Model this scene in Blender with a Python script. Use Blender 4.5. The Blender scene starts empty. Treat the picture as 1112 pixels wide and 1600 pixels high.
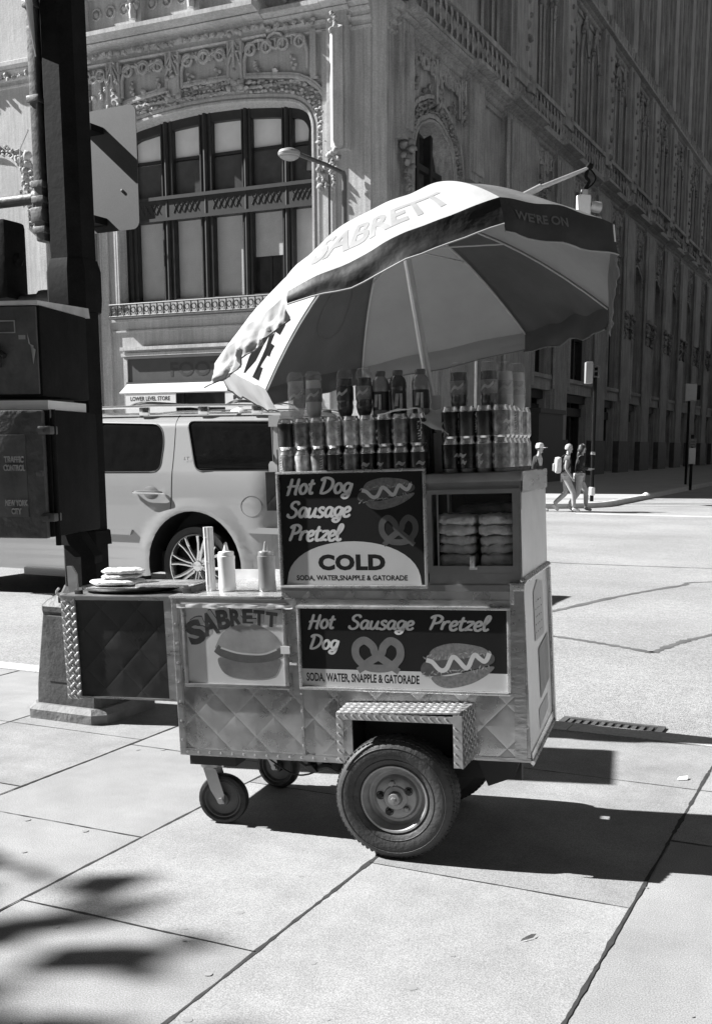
import bpy, bmesh, math, random
from mathutils import Matrix, Vector, noise
from math import sin, cos, pi, radians, atan, atan2, sqrt, tan
random.seed(7)
SC = bpy.context.scene
COL = SC.collection

# ------------------------------------------------------------------ camera
CAM_H = 1.55
F_PX, CX_PX, CY_PX = 1700.0, 600.0, 980.0          # of a 1112 x 1600 frame
PITCH = atan(280.0 / F_PX)
cd = bpy.data.cameras.new('camera'); cam = bpy.data.objects.new('camera', cd); COL.objects.link(cam)
cd.sensor_fit = 'VERTICAL'; cd.sensor_height = 36.0; cd.sensor_width = 24.0
cd.lens = F_PX / 1600.0 * 36.0
cd.shift_x = (556.0 - CX_PX) / 1600.0
cd.shift_y = (CY_PX - 800.0) / 1600.0
cd.clip_start = 0.05; cd.clip_end = 3000
cam.location = (0, 0, CAM_H); cam.rotation_euler = (pi / 2 - PITCH, 0, 0)
SC.camera = cam

# ------------------------------------------------------------------ sky, sun, exposure
SUN_AZ, SUN_EL = radians(10.5), radians(39)        # azimuth measured from -X towards +Y
sdir = Vector((-cos(SUN_AZ) * cos(SUN_EL), sin(SUN_AZ) * cos(SUN_EL), sin(SUN_EL)))
W = bpy.data.worlds.new('World'); SC.world = W; W.use_nodes = True
nt = W.node_tree; nt.nodes.clear()
sky = nt.nodes.new('ShaderNodeTexSky'); sky.sky_type = 'NISHITA'; sky.sun_disc = False
sky.air_density = 0.10; sky.dust_density = 0.12; sky.ozone_density = 1.0; sky.sun_elevation = SUN_EL; sky.sun_rotation = atan2(sdir.x, sdir.y)
bw = nt.nodes.new('ShaderNodeRGBToBW'); bg = nt.nodes.new('ShaderNodeBackground'); wo = nt.nodes.new('ShaderNodeOutputWorld')
bg.inputs['Strength'].default_value = 0.05
nt.links.new(sky.outputs[0], bw.inputs[0]); nt.links.new(bw.outputs[0], bg.inputs['Color']); nt.links.new(bg.outputs[0], wo.inputs[0])
sl = bpy.data.lights.new('sun', 'SUN'); sl.energy = 5.0; sl.angle = radians(0.53); sl.color = (1, 1, 1)
sun = bpy.data.objects.new('sun', sl); COL.objects.link(sun)
sun.rotation_euler = sdir.to_track_quat('Z', 'Y').to_euler()
SC.view_settings.view_transform = 'Standard'; SC.view_settings.look = 'None'
SC.view_settings.exposure = 1.32; SC.view_settings.gamma = 1.0
SC.cycles.max_bounces = 6; SC.cycles.transparent_max_bounces = 8
SC.cycles.use_denoising = True

# ------------------------------------------------------------------ materials
def mat(name, c, rough=0.6, metal=0.0, var=0.15, scale=8.0, bump=0.0, bscale=40.0, spec=0.5,
        fine=0.0, fscale=300.0, stretch=None, transl=0.0, quilt=None, streak=0.0, rvar=0.0):
    m = bpy.data.materials.new(name); m.use_nodes = True
    t = m.node_tree; t.nodes.clear(); N = t.nodes.new; L = t.links.new
    out = N('ShaderNodeOutputMaterial'); b = N('ShaderNodeBsdfPrincipled')
    b.inputs['Roughness'].default_value = rough; b.inputs['Metallic'].default_value = metal
    b.inputs['Specular IOR Level'].default_value = spec
    tc = N('ShaderNodeTexCoord'); mp = N('ShaderNodeMapping'); L(tc.outputs['Object'], mp.inputs['Vector'])
    if stretch: mp.inputs['Scale'].default_value = stretch
    n = N('ShaderNodeTexNoise'); n.inputs['Scale'].default_value = scale; n.inputs['Detail'].default_value = 6; n.inputs['Roughness'].default_value = 0.62
    L(mp.outputs[0], n.inputs['Vector'])
    mr = N('ShaderNodeMapRange'); mr.inputs['From Min'].default_value = 0.3; mr.inputs['From Max'].default_value = 0.7
    mr.inputs['To Min'].default_value = max(0.0, c * (1 - var)); mr.inputs['To Max'].default_value = min(1.0, c * (1 + var))
    L(n.outputs['Fac'], mr.inputs['Value']); val = mr.outputs[0]
    def addn(val, sc, amt, st=None):
        v = tc.outputs['Object']
        if st:
            m2 = N('ShaderNodeMapping'); m2.inputs['Scale'].default_value = st; L(v, m2.inputs['Vector']); v = m2.outputs[0]
        n2 = N('ShaderNodeTexNoise'); n2.inputs['Scale'].default_value = sc; n2.inputs['Detail'].default_value = 3
        L(v, n2.inputs['Vector'])
        m2 = N('ShaderNodeMapRange'); m2.inputs['From Min'].default_value = 0.3; m2.inputs['From Max'].default_value = 0.7
        m2.inputs['To Min'].default_value = 1 - amt; m2.inputs['To Max'].default_value = 1 + amt
        L(n2.outputs['Fac'], m2.inputs['Value'])
        mu = N('ShaderNodeMath'); mu.operation = 'MULTIPLY'; L(val, mu.inputs[0]); L(m2.outputs[0], mu.inputs[1]); return mu.outputs[0]
    if fine: val = addn(val, fscale, fine)
    if streak: val = addn(val, 1.0, streak, (9, 9, 0.6))
    L(val, b.inputs['Base Color'])
    if name == 'car_paint': b.inputs['Coat Weight'].default_value = 1.0; b.inputs['Coat Roughness'].default_value = 0.03
    if rvar:
        mr3 = N('ShaderNodeMapRange'); mr3.inputs['From Min'].default_value = 0.3; mr3.inputs['From Max'].default_value = 0.7
        mr3.inputs['To Min'].default_value = max(.02, rough - rvar); mr3.inputs['To Max'].default_value = min(1, rough + rvar)
        L(n.outputs['Fac'], mr3.inputs['Value']); L(mr3.outputs[0], b.inputs['Roughness'])
    h = None
    if bump:
        nb = N('ShaderNodeTexNoise'); nb.inputs['Scale'].default_value = bscale; nb.inputs['Detail'].default_value = 5
        L(mp.outputs[0], nb.inputs['Vector']); h = nb.outputs['Fac']
    if quilt:
        sx = N('ShaderNodeSeparateXYZ'); L(tc.outputs['Object'], sx.inputs[0])
        def mth(op, a, bb=None):
            q = N('ShaderNodeMath'); q.operation = op
            for i, x in enumerate((a, bb)):
                if x is None: continue
                if isinstance(x, (int, float)): q.inputs[i].default_value = x
                else: L(x, q.inputs[i])
            return q.outputs[0]
        s1 = mth('ABSOLUTE', mth('SINE', mth('MULTIPLY', mth('ADD', sx.outputs['X'], sx.outputs['Z']), pi / quilt)))
        s2 = mth('ABSOLUTE', mth('SINE', mth('MULTIPLY', mth('SUBTRACT', sx.outputs['X'], sx.outputs['Z']), pi / quilt)))
        hq = mth('POWER', mth('MINIMUM', s1, s2), 0.5)
        h = mth('ADD', mth('MULTIPLY', hq, 2.2), mth('MULTIPLY', h, .5)) if h is not None else hq
    if h is not None:
        bp = N('ShaderNodeBump'); bp.inputs['Strength'].default_value = bump or 0.5
        bp.inputs['Distance'].default_value = 0.02 if not quilt else 0.006
        L(h, bp.inputs['Height']); L(bp.outputs[0], b.inputs['Normal'])
    if transl:
        tr = N('ShaderNodeBsdfTranslucent'); L(val, tr.inputs['Color'])
        mx = N('ShaderNodeMixShader'); mx.inputs[0].default_value = transl
        L(b.outputs[0], mx.inputs[1]); L(tr.outputs[0], mx.inputs[2]); L(mx.outputs[0], out.inputs[0])
    else: L(b.outputs[0], out.inputs[0])
    return m

def glass(name, tint=0.9, op=0.25, rough=0.03, body=0.1):
    m = bpy.data.materials.new(name); m.use_nodes = True
    t = m.node_tree; t.nodes.clear(); N = t.nodes.new; L = t.links.new
    out = N('ShaderNodeOutputMaterial'); tr = N('ShaderNodeBsdfTransparent'); tr.inputs[0].default_value = (tint,) * 3 + (1,)
    b = N('ShaderNodeBsdfPrincipled'); b.inputs['Roughness'].default_value = rough
    n = N('ShaderNodeTexNoise'); n.inputs['Scale'].default_value = 14
    mr = N('ShaderNodeMapRange'); mr.inputs['To Min'].default_value = body * .6; mr.inputs['To Max'].default_value = body * 1.4
    L(n.outputs['Fac'], mr.inputs['Value']); L(mr.outputs[0], b.inputs['Base Color'])
    mx = N('ShaderNodeMixShader'); mx.inputs[0].default_value = op
    L(tr.outputs[0], mx.inputs[1]); L(b.outputs[0], mx.inputs[2]); L(mx.outputs[0], out.inputs[0])
    return m

M = dict(
    asphalt=mat('asphalt', .28, .9, var=.2, scale=.35, bump=.5, bscale=110, fine=.38, fscale=75, streak=.06),
    tar=mat('tar', .10, .8, var=.3, scale=5),
    walk=mat('sidewalk_concrete', .265, .85, var=.15, scale=2.2, bump=.12, bscale=190, fine=.34, fscale=210, streak=.05),
    walk2=mat('sidewalk_concrete_pale', .285, .85, var=.17, scale=1.6, bump=.12, bscale=190, fine=.34, fscale=210, streak=.06), walk3=mat('sidewalk_concrete_grey', .245, .85, var=.2, scale=2.8, bump=.12, bscale=190, fine=.36, fscale=210, streak=.06),
    walk_far=mat('far_sidewalk_concrete', .36, .85, var=.12, scale=.8, fine=.1, fscale=20),
    joint=mat('joint', .03, .9, var=.5, scale=14),
    kerb=mat('granite_kerb', .5, .8, var=.12, scale=3, fine=.2, fscale=80),
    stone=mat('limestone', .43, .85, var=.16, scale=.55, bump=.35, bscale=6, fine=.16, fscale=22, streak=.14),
    stone_d=mat('limestone_dark_streaked', .33, .85, var=.25, scale=.7, bump=.4, bscale=6, fine=.2, fscale=20, streak=.25),  # darker, more strongly streaked limestone for the side street face
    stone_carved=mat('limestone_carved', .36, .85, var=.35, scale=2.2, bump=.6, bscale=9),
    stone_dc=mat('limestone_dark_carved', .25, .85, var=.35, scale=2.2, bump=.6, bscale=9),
    wframe=mat('window_frame', .02, .5, var=.3, scale=3),
    wframe2=mat('window_frame_relief', .02, .6, var=.5, scale=5),
    blind=mat('window_blind', .46, .5, var=.08, scale=2, fine=.1, fscale=30),
    pane_sky=mat('window_sky_reflection', .75, .4, var=.06, scale=2),  # sky reflection given as a pale colour, for the upper panes
    blind_dk=mat('window_dark', .03, .12, var=.4, scale=2.5),
    blind_md=mat('window_shade_dark', .075, .25, var=.2, scale=2.5),
    sign_dk=mat('shop_fascia', .06, .5, var=.15, scale=2),
    sign_dkk=mat('shop_letters', .035, .5, var=.1),
    sign_w=mat('shop_sign_white', .62, .5, var=.05),
    ink=mat('ink', .015, .5, var=.1), awning=mat('awning', .45, .7, var=.1, scale=1),
    iron=mat('painted_iron', .010, .7, var=.35, scale=9, bump=.08, bscale=30, fine=.2, fscale=90, spec=.10),
    iron_l=mat('painted_iron_weathered', .08, .55, var=.4, scale=7, bump=.2, bscale=30),
    iron_base=mat('painted_iron_base', .06, .6, var=.35, scale=8, bump=.25, bscale=30, fine=.2, fscale=120),
    galv=mat('galvanised', .42, .45, metal=.6, var=.15, scale=6), signback=mat('sign_back_aluminium', .075, .6, metal=.1, var=.08, scale=6, fine=.1, fscale=150),
    white_p=mat('white_paint', .75, .4, var=.05), lampgl=mat('lamp_cover', .3, .4, var=.05),
    alu_case=mat('steel_dark_reflect', .27, .4, metal=.7, var=.2, scale=6, bump=.1, bscale=18, rvar=.1),  # darker steel for the case, dark surroundings' reflection put into the colour
    alu=mat('brushed_steel', .46, .33, metal=.85, var=.14, scale=6, bump=.12, bscale=18, rvar=.12, stretch=(1, 1, 3)),
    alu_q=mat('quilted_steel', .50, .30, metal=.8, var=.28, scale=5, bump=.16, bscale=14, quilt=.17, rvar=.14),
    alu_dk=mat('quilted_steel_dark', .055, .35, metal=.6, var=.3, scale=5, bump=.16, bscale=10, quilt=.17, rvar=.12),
    alu_b=mat('steel_trim', .68, .28, metal=.75, var=.15, scale=20, rvar=.1), dplate=mat('diamond_plate', .5, .38, metal=.6, var=.15, scale=18, rvar=.1),
    side=mat('side_panel_steel', .68, .42, metal=.55, var=.16, scale=5, bump=.1, bscale=9, rvar=.12),
    paper=mat('paper', .66, .8, var=.06, scale=12), paper_g=mat('paper_grey', .42, .8, var=.15, scale=12),
    sg_bk=mat('sign_dark', .012, .5, var=.2, scale=4, spec=.25), sg_lt=mat('sign_light', .5, .5, var=.06, scale=6), sg_w=mat('sign_lettering', .62, .5, var=.05),
    sg_bun=mat('picture_bun', .15, .5, var=.35, scale=90), sg_saus=mat('picture_sausage', .07, .5, var=.2, scale=50),
    sg_must=mat('picture_mustard', .52, .5, var=.05), sg_pret=mat('picture_pretzel', .15, .5, var=.15, scale=30), sg_pret2=mat('picture_pretzel_dim', .075, .5, var=.15, scale=30),
    sb_bg=mat('poster_ground', .6, .35, var=.07, scale=7), sb_bun=mat('poster_bun', .27, .4, var=.25, scale=9), sb_bun2=mat('poster_bun_lower', .17, .4, var=.35, scale=9), sb_mid=mat('poster_letter_side', .42, .5), sb_ink=mat('poster_ink', .03, .5),
    rubber=mat('rubber', .018, .6, var=.3, scale=14, bump=.3, bscale=60), rubber_w=mat('worn_rubber', .045, .6, var=.4, scale=7, bump=.2, bscale=60),
    rim=mat('steel_rim', .30, .45, metal=.35, var=.25, scale=18, rvar=.1), chrome=mat('chrome', .75, .12, metal=1, var=.08), black=mat('black_steel', .015, .6, var=.3),
    can_d=mat('can_dark', .045, .25, metal=.3, var=.5, scale=30, stretch=(1, 1, .6)), can_m=mat('can_mid', .2, .25, metal=.3, var=.7, scale=32), can_k=mat('can_black', .02, .22, metal=.2, var=.6, scale=36),
    can_l=mat('can_light', .5, .25, metal=.4, var=.6, scale=34), can_al=mat('can_aluminium', .75, .22, metal=.9, var=.05), can_ink=mat('can_mark', .4, .4, var=.2),
    cola=mat('cola', .012, .08, var=.3), tea=mat('tea', .05, .1, var=.3), gat1=mat('sports_drink_pale', .22, .12, var=.15, scale=20), gat2=mat('sports_drink_dark', .06, .12, var=.2), lemon=mat('lemon_drink', .48, .12, var=.1), water=glass('water', .92, .25, .05, .7),
    lab_d=mat('bottle_label_dark', .03, .4, var=.6, scale=40), lab_m=mat('bottle_label_mid', .16, .4, var=.6, scale=45), lab_l=mat('bottle_label_light', .42, .4, var=.35, scale=45), cap=mat('bottle_cap', .10, .4), capw=mat('bottle_cap_white', .65, .4),
    pet=glass('clear_plastic', .94, .13, .06, .5), squeeze=mat('squeeze_plastic', .62, .35, var=.06, scale=12), squeeze2=mat('squeeze_plastic_dim', .17, .35, var=.15, scale=12),
    bread=mat('bread', .85, .7, var=.35, scale=26, bump=.6, bscale=40), bagp=mat('bread_bag_plastic', .34, .25, var=.45, scale=22, bump=.7, bscale=22), tray=mat('tray', .02, .4),
    cl=mat('canopy_light', .36, .75, var=.10, scale=3, bump=.6, bscale=4.5, transl=.035), cd=mat('canopy_dark', .065, .7, var=.2, scale=4, bump=.3, bscale=9, transl=.05), cm=mat('canopy_grey', .16, .7, var=.15, scale=4, bump=.3, bscale=9, transl=.12),
    c7=mat('canopy_backlit', .62, .75, var=.12, scale=5, bump=.6, bscale=7, transl=.45), c_ink=mat('canopy_print', .25, .75, var=.15, transl=.05), c_ink2=mat('canopy_print_dark', .09, .75, var=.1), vdark=mat('valance_dark', .010, .6, var=.3, scale=6, bump=.3, bscale=12), pole=mat('umbrella_pole', .62, .35, metal=.4, var=.1),  # c7: paler, more translucent copy of canopy_light, sun through the cloth painted in
    car=mat('car_paint', .30, .20, var=.025, scale=2, spec=.6, fine=.03, fscale=300), carglass=mat('car_glass', .006, .03, var=.3, spec=.45), cardark=mat('car_trim', .02, .5), carchrome=mat('car_chrome', .8, .10, metal=1, var=.05),
    skin=mat('skin', .35, .6), hair_l=mat('hair_light', .42, .6, var=.3, scale=40), hair_d=mat('hair_dark', .03, .5, var=.3, scale=40), cloth_l=mat('cloth_light', .38, .85, var=.2, scale=12), cloth_w=mat('cloth_white', .66, .85, var=.15, scale=12), cloth_d=mat('cloth_dark', .02, .85, var=.2, scale=12), cloth_m=mat('cloth_mid', .16, .85, var=.2, scale=12),
    leaf=mat('leaf', .07, .6, var=.4, scale=2, transl=.2), bark=mat('bark', .12, .9, var=.3, scale=6),
    glassclear=glass('case_glass', .93, .06, .02, .03), far=mat('sky_blocker_wall', .13, .9, var=.2, scale=.2),
)

# ------------------------------------------------------------------ mesh helpers
def catmull(P, n=6, closed=False):
    P = [Vector(p) for p in P]; out = []; L = len(P)
    rng = range(L) if closed else range(L - 1)
    for i in rng:
        g = (lambda k: P[k % L]) if closed else (lambda k: P[min(max(k, 0), L - 1)])
        a, b, c, d = g(i - 1), g(i), g(i + 1), g(i + 2)
        for k in range(n):
            t = k / n
            out.append(.5 * ((2 * b) + (c - a) * t + (2 * a - 5 * b + 4 * c - d) * t * t + (3 * b - a - 3 * c + d) * t ** 3))
    if not closed: out.append(P[-1])
    return out

ICO = None
def ico():
    global ICO
    if ICO is None:
        b = bmesh.new(); bmesh.ops.create_icosphere(b, subdivisions=1, radius=1)
        ICO = ([v.co.copy() for v in b.verts], [[v.index for v in f.verts] for f in b.faces]); b.free()
    return ICO

class MB:
    def __init__(s, f=None): s.v = []; s.fc = []; s.f = f
    def add(s, vs, fs):
        k = len(s.v)
        s.v += [tuple(s.f(*v)) if s.f else tuple(v) for v in vs]
        s.fc += [tuple(k + i for i in f) for f in fs]; return s
    def box(s, x0, x1, y0, y1, z0, z1, taper=0):
        t = taper
        vs = [(x0, y0, z0), (x1, y0, z0), (x1, y1, z0), (x0, y1, z0), (x0 + t, y0 + t, z1), (x1 - t, y0 + t, z1), (x1 - t, y1 - t, z1), (x0 + t, y1 - t, z1)]
        return s.add(vs, [(0, 3, 2, 1), (4, 5, 6, 7), (0, 1, 5, 4), (1, 2, 6, 5), (2, 3, 7, 6), (3, 0, 4, 7)])
    def rbox(s, x0, x1, y0, y1, z0, z1, r=.01):   # box with chamfered edges
        b = bmesh.new(); bmesh.ops.create_cube(b, size=1)
        for v in b.verts: v.co = Vector(((x0 + x1) / 2 + v.co.x * (x1 - x0), (y0 + y1) / 2 + v.co.y * (y1 - y0), (z0 + z1) / 2 + v.co.z * (z1 - z0)))
        bmesh.ops.bevel(b, geom=list(b.edges), offset=r, segments=2, affect='EDGES', profile=.6)
        b.verts.index_update(); s.add([v.co for v in b.verts], [[v.index for v in f.verts] for f in b.faces]); b.free(); return s
    def tube(s, pts, r, seg=8, closed=False, cap=True):
        pts = [Vector(p) for p in pts]; n = len(pts); rs = r if hasattr(r, '__len__') else [r] * n
        up = None; vs = []
        for i, p in enumerate(pts):
            a = pts[(i - 1) % n] if (closed or i > 0) else pts[i]; b = pts[(i + 1) % n] if (closed or i < n - 1) else pts[i]
            t = (b - a).normalized() if (b - a).length > 1e-9 else Vector((0, 0, 1))
            if up is None: up = Vector((0, 0, 1)) if abs(t.z) < .9 else Vector((0, 1, 0))
            x = t.cross(up)
            if x.length < 1e-6: x = t.cross(Vector((1, 0, 0)))
            x.normalize(); y = x.cross(t).normalized(); up = y
            for k in range(seg):
                an = 2 * pi * k / seg; vs.append(p + x * cos(an) * rs[i] + y * sin(an) * rs[i])
        fs = []
        for i in range(n if closed else n - 1):
            j = (i + 1) % n
            for k in range(seg): fs.append((i * seg + k, i * seg + (k + 1) % seg, j * seg + (k + 1) % seg, j * seg + k))
        if cap and not closed: fs.append(tuple(range(seg))[::-1]); fs.append(tuple((n - 1) * seg + k for k in range(seg)))
        return s.add(vs, fs)
    def cyl(s, p0, p1, r0, r1=None, seg=16): return s.tube([p0, p1], [r0, r0 if r1 is None else r1], seg)
    def lathe(s, prof, c=(0, 0, 0), ax=(0, 0, 1), seg=24, a0=0, a1=2 * pi, wob=None, caps=False):
        ax = Vector(ax).normalized(); c = Vector(c)
        x = ax.orthogonal().normalized() if abs(ax.z) < .99 else Vector((1, 0, 0)); y = ax.cross(x)
        full = abs(a1 - a0 - 2 * pi) < 1e-6; m = seg if full else seg + 1; vs = []
        for (r, h) in prof:
            for k in range(m):
                an = a0 + (a1 - a0) * k / seg; rr = r * (wob(an, h) if wob else 1)
                vs.append(c + ax * h + x * cos(an) * rr + y * sin(an) * rr)
        fs = []
        for i in range(len(prof) - 1):
            for k in range(seg):
                k2 = (k + 1) % m; fs.append((i * m + k, i * m + k2, (i + 1) * m + k2, (i + 1) * m + k))
        if caps and full and prof[0][0] > 1e-6: fs.append(tuple(range(m))[::-1])
        if caps and full and prof[-1][0] > 1e-6: fs.append(tuple((len(prof) - 1) * m + k for k in range(m)))
        return s.add(vs, fs)
    def blob(s, c, r, sq=(1, 1, 1), jit=.25):
        V, Fc = ico(); q = random.random() * 6.28; cq, sn = cos(q), sin(q)
        vs = []
        for v in V:
            k = r * (1 + random.uniform(-jit, jit)); x, z = v.x * cq - v.z * sn, v.x * sn + v.z * cq
            vs.append((c[0] + x * k * sq[0], c[1] + v.y * k * sq[1], c[2] + z * k * sq[2]))
        return s.add(vs, Fc)
    def grid(s, fn, nu, nv, cu=False):
        vs = [fn(i / nu, j / nv) for j in range(nv + 1) for i in range(nu + (0 if cu else 1))]; m = nu + (0 if cu else 1)
        return s.add(vs, [(j * m + i, j * m + (i + 1) % m, (j + 1) * m + (i + 1) % m, (j + 1) * m + i) for j in range(nv) for i in range(nu)])
    def prism(s, poly, y0, y1):       # polygon in x,z extruded along y
        n = len(poly); vs = [(p[0], y0, p[1]) for p in poly] + [(p[0], y1, p[1]) for p in poly]
        return s.add(vs, [tuple(range(n)), tuple(range(2 * n - 1, n - 1, -1))] + [(i, n + i, n + (i + 1) % n, (i + 1) % n) for i in range(n)])
    def plate(s, outer, holes, y0, y1):   # polygon with holes in x,z extruded along y
        vs, fs = fill(outer, holes, abs(y1 - y0)); ym = (y0 + y1) / 2
        return s.add([(v[0], ym + v[2], v[1]) for v in vs], [f[::-1] for f in fs])
    def build(s, name, m, parent=None, smooth=35, mw=None, thick=None):
        me = bpy.data.meshes.new(name); me.from_pydata(s.v, [], s.fc); me.validate()
        b = bmesh.new(); b.from_mesh(me); bmesh.ops.recalc_face_normals(b, faces=b.faces); b.to_mesh(me); b.free()
        if isinstance(m, str): m = M[m]
        me.materials.append(m)
        if smooth:
            me.polygons.foreach_set('use_smooth', [True] * len(me.polygons)); me.set_sharp_from_angle(angle=radians(smooth))
        o = bpy.data.objects.new(name, me); COL.objects.link(o)
        if parent is not None: o.parent = parent; TREE.setdefault(parent.name, []).append(o)
        if mw is not None: o.matrix_world = mw
        return o

def _curve_mesh(cu):
    o = bpy.data.objects.new('tmp', cu); COL.objects.link(o)
    dg = bpy.context.evaluated_depsgraph_get(); me = bpy.data.meshes.new_from_object(o.evaluated_get(dg))
    vs = [v.co.copy() for v in me.vertices]; fs = [tuple(p.vertices) for p in me.polygons]
    bpy.data.objects.remove(o); bpy.data.meshes.remove(me); return vs, fs
def fill(outer, holes, t):
    cu = bpy.data.curves.new('tmp', 'CURVE'); cu.dimensions = '2D'; cu.fill_mode = 'BOTH'; cu.extrude = t / 2
    for lp in [outer] + list(holes):
        sp = cu.splines.new('POLY'); sp.points.add(len(lp) - 1)
        for i, p in enumerate(lp): sp.points[i].co = (p[0], p[1], 0, 1)
        sp.use_cyclic_u = True
    r = _curve_mesh(cu); bpy.data.curves.remove(cu); return r
def letters(body, bold=0.0, shear=0.0, t=.0, space=1.0):
    cu = bpy.data.curves.new('tmp', 'FONT'); cu.body = body; cu.size = 1; cu.offset = bold; cu.shear = shear; cu.extrude = t; cu.space_character = space; cu.resolution_u = 3
    vs, fs = _curve_mesh(cu); bpy.data.curves.remove(cu)
    xs = [v.x for v in vs]; ys = [v.y for v in vs]
    x0, x1, y0, y1 = min(xs), max(xs), min(ys), max(ys)
    return [((v.x - x0) / (x1 - x0), (v.y - y0) / (y1 - y0), v.z) for v in vs], fs
def put_text(mb, body, x0, x1, z0, z1, y, bold=0., shear=0., t=0., space=1.):
    vs, fs = letters(body, bold, shear, 0, space)
    mb.add([(x0 + a * (x1 - x0), y, z0 + b * (z1 - z0)) for a, b, c in vs], fs); return mb

def empty(name, mw=None, label=None, cat=None, group=None, kind=None):
    o = bpy.data.objects.new(name, None); o.empty_display_size = .1; COL.objects.link(o)
    if mw is not None: o.matrix_world = mw
    return tag(o, label, cat, group, kind)
def tag(o, label=None, cat=None, group=None, kind=None):
    for k, v in (('label', label), ('category', cat), ('group', group), ('kind', kind)):
        if v: o[k] = v
    return o
def copy_tree(o, parent=None, mw=None, label=None):
    c = o.copy(); COL.objects.link(c)
    if parent is not None: c.parent = parent
    if mw is not None: c.matrix_world = mw
    if label: c['label'] = label
    for ch in TREE.get(o.name, []): copy_tree(ch, c)
    return c
TREE = {}
def rounded(x0, x1, z0, z1, r, n=5):
    out = []
    for cx, cz, a in ((x1 - r, z0 + r, -pi / 2), (x1 - r, z1 - r, 0), (x0 + r, z1 - r, pi / 2), (x0 + r, z0 + r, pi)):
        for k in range(n + 1): out.append((cx + r * cos(a + pi / 2 * k / n), cz + r * sin(a + pi / 2 * k / n)))
    return out
def roundpoly(P, r, n=5):
    out = []; L = len(P)
    for i in range(L):
        a, b, c = Vector(P[i - 1][:2]), Vector(P[i][:2]), Vector(P[(i + 1) % L][:2])
        rr = r[i] if hasattr(r, '__len__') else r
        p, q = b + (a - b).normalized() * rr, b + (c - b).normalized() * rr
        for k in range(n + 1):
            t = k / n; out.append(tuple(p * (1 - t) ** 2 + b * 2 * t * (1 - t) + q * t * t))
    return out
def frame(o, x, y, z=Vector((0, 0, 1))):
    m = Matrix.Identity(4)
    for i, c in enumerate((x, y, z)):
        for j in range(3): m[j][i] = c[j]
    for j in range(3): m[j][3] = o[j]
    return m

TH = radians(24.9)
A = Vector((sin(TH), cos(TH), 0)); B = Vector((cos(TH), -sin(TH), 0)); Z = Vector((0, 0, 1))
GRID = frame((0, 0, 0), B, A)              # street grid: x along the avenue, y across it

# ------------------------------------------------------------------ ground, road, pavements
ROAD = -0.10
def sheet(name, poly, z, m, mw=GRID, th=None, zb=None):
    mb = MB(); n = len(poly)
    if zb is None: mb.add([(x, y, z) for x, y in poly], [tuple(range(n))])
    else: mb.add([(x, y, z) for x, y in poly] + [(x, y, zb) for x, y in poly], [tuple(range(n))] + [(i, (i + 1) % n, n + (i + 1) % n, n + i) for i in range(n)])
    o = mb.build(name, m, smooth=0, mw=mw); o['kind'] = 'structure'; return o
sheet('road', [(-900, -900), (900, -900), (900, 900), (-900, 900)], ROAD, 'asphalt')
sheet('sidewalk', [(-40, -40), (40, -40), (40, 5.74), (-40, 5.74)], 0, 'walk', zb=ROAD - .1)
kp = []
mb = MB()
for i in range(-16, 17):
    x0 = i * 1.9 + .35; mb.box(x0, x0 + 1.894, 5.744, 5.92, ROAD - .05, .006)
o = mb.build('kerb', 'kerb', smooth=0, mw=GRID); o['kind'] = 'structure'
mb = MB()
def joint(x0, y0, x1, y1, w=.006):
    n = max(2, int(math.hypot(x1 - x0, y1 - y0) / .03)); dx, dy = x1 - x0, y1 - y0; l = math.hypot(dx, dy); nx, ny = -dy / l, dx / l
    vs = []
    for i in range(n + 1):
        t = i / n; ww = w * (.42 + .5 * noise.noise(Vector((x0 + dx * t * 5 + y0, y0 + dy * t * 5, 3.1))) + .45 * random.random() ** 2); ww = max(ww, .0014)
        off = .0025 * noise.noise(Vector((x0 + dx * t * 4, y0 + dy * t * 4, 9)))
        vs += [(x0 + dx * t + nx * (ww + off), y0 + dy * t + ny * (ww + off), .003), (x0 + dx * t - nx * (ww - off), y0 + dy * t - ny * (ww - off), .003)]
    mb.add(vs, [(2 * i, 2 * i + 1, 2 * i + 3, 2 * i + 2) for i in range(n)])
cols = [-12.0, -10.8, -9.6, -8.5, -7.4, -6.4, -5.5, -4.5, -3.57, -2.65, -1.70, -.715, .28, 1.3, 2.3, 3.4, 4.5, 5.6]
for c in cols: joint(c, .5, c, 5.74, .011 if c in (-1.70, -.715) else .008)
cross = {-2.65: (1.28, 2.715, 4.2, 5.2), -3.57: (2.2, 3.39, 4.5), -1.70: (1.6, 3.53, 4.96), -.715: (1.9, 4.25, 4.96), .28: (2.6, 3.9, 5.0)}
slab = {k: MB() for k in ('walk2', 'walk3')}
for i in range(5, len(cols) - 1):
    ys = [.5] + list(cross.get(cols[i], (1.7 + (i % 3) * .4, 3.2 + (i % 2) * .5, 4.6))) + [5.73]
    for ya, yb in zip(ys[:-1], ys[1:]):
        k = random.choice(('walk2', 'walk3', None))
        if k: slab[k].add([(cols[i], ya, .0015), (cols[i + 1], ya, .0015), (cols[i + 1], yb, .0015), (cols[i], yb, .0015)], [(0, 1, 2, 3)])
for k, m_ in slab.items(): o = m_.build('sidewalk_slabs', k, smooth=0, mw=GRID); o['kind'] = 'structure'
for i in range(len(cols) - 1):
    for y in cross.get(cols[i], (1.7 + (i % 3) * .4, 3.2 + (i % 2) * .5, 4.6)):
        joint(cols[i], y, cols[i + 1], y, .005)
JM = mb; o = JM.build('sidewalk_joints', 'joint', smooth=0, mw=GRID); o['kind'] = 'structure'
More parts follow.
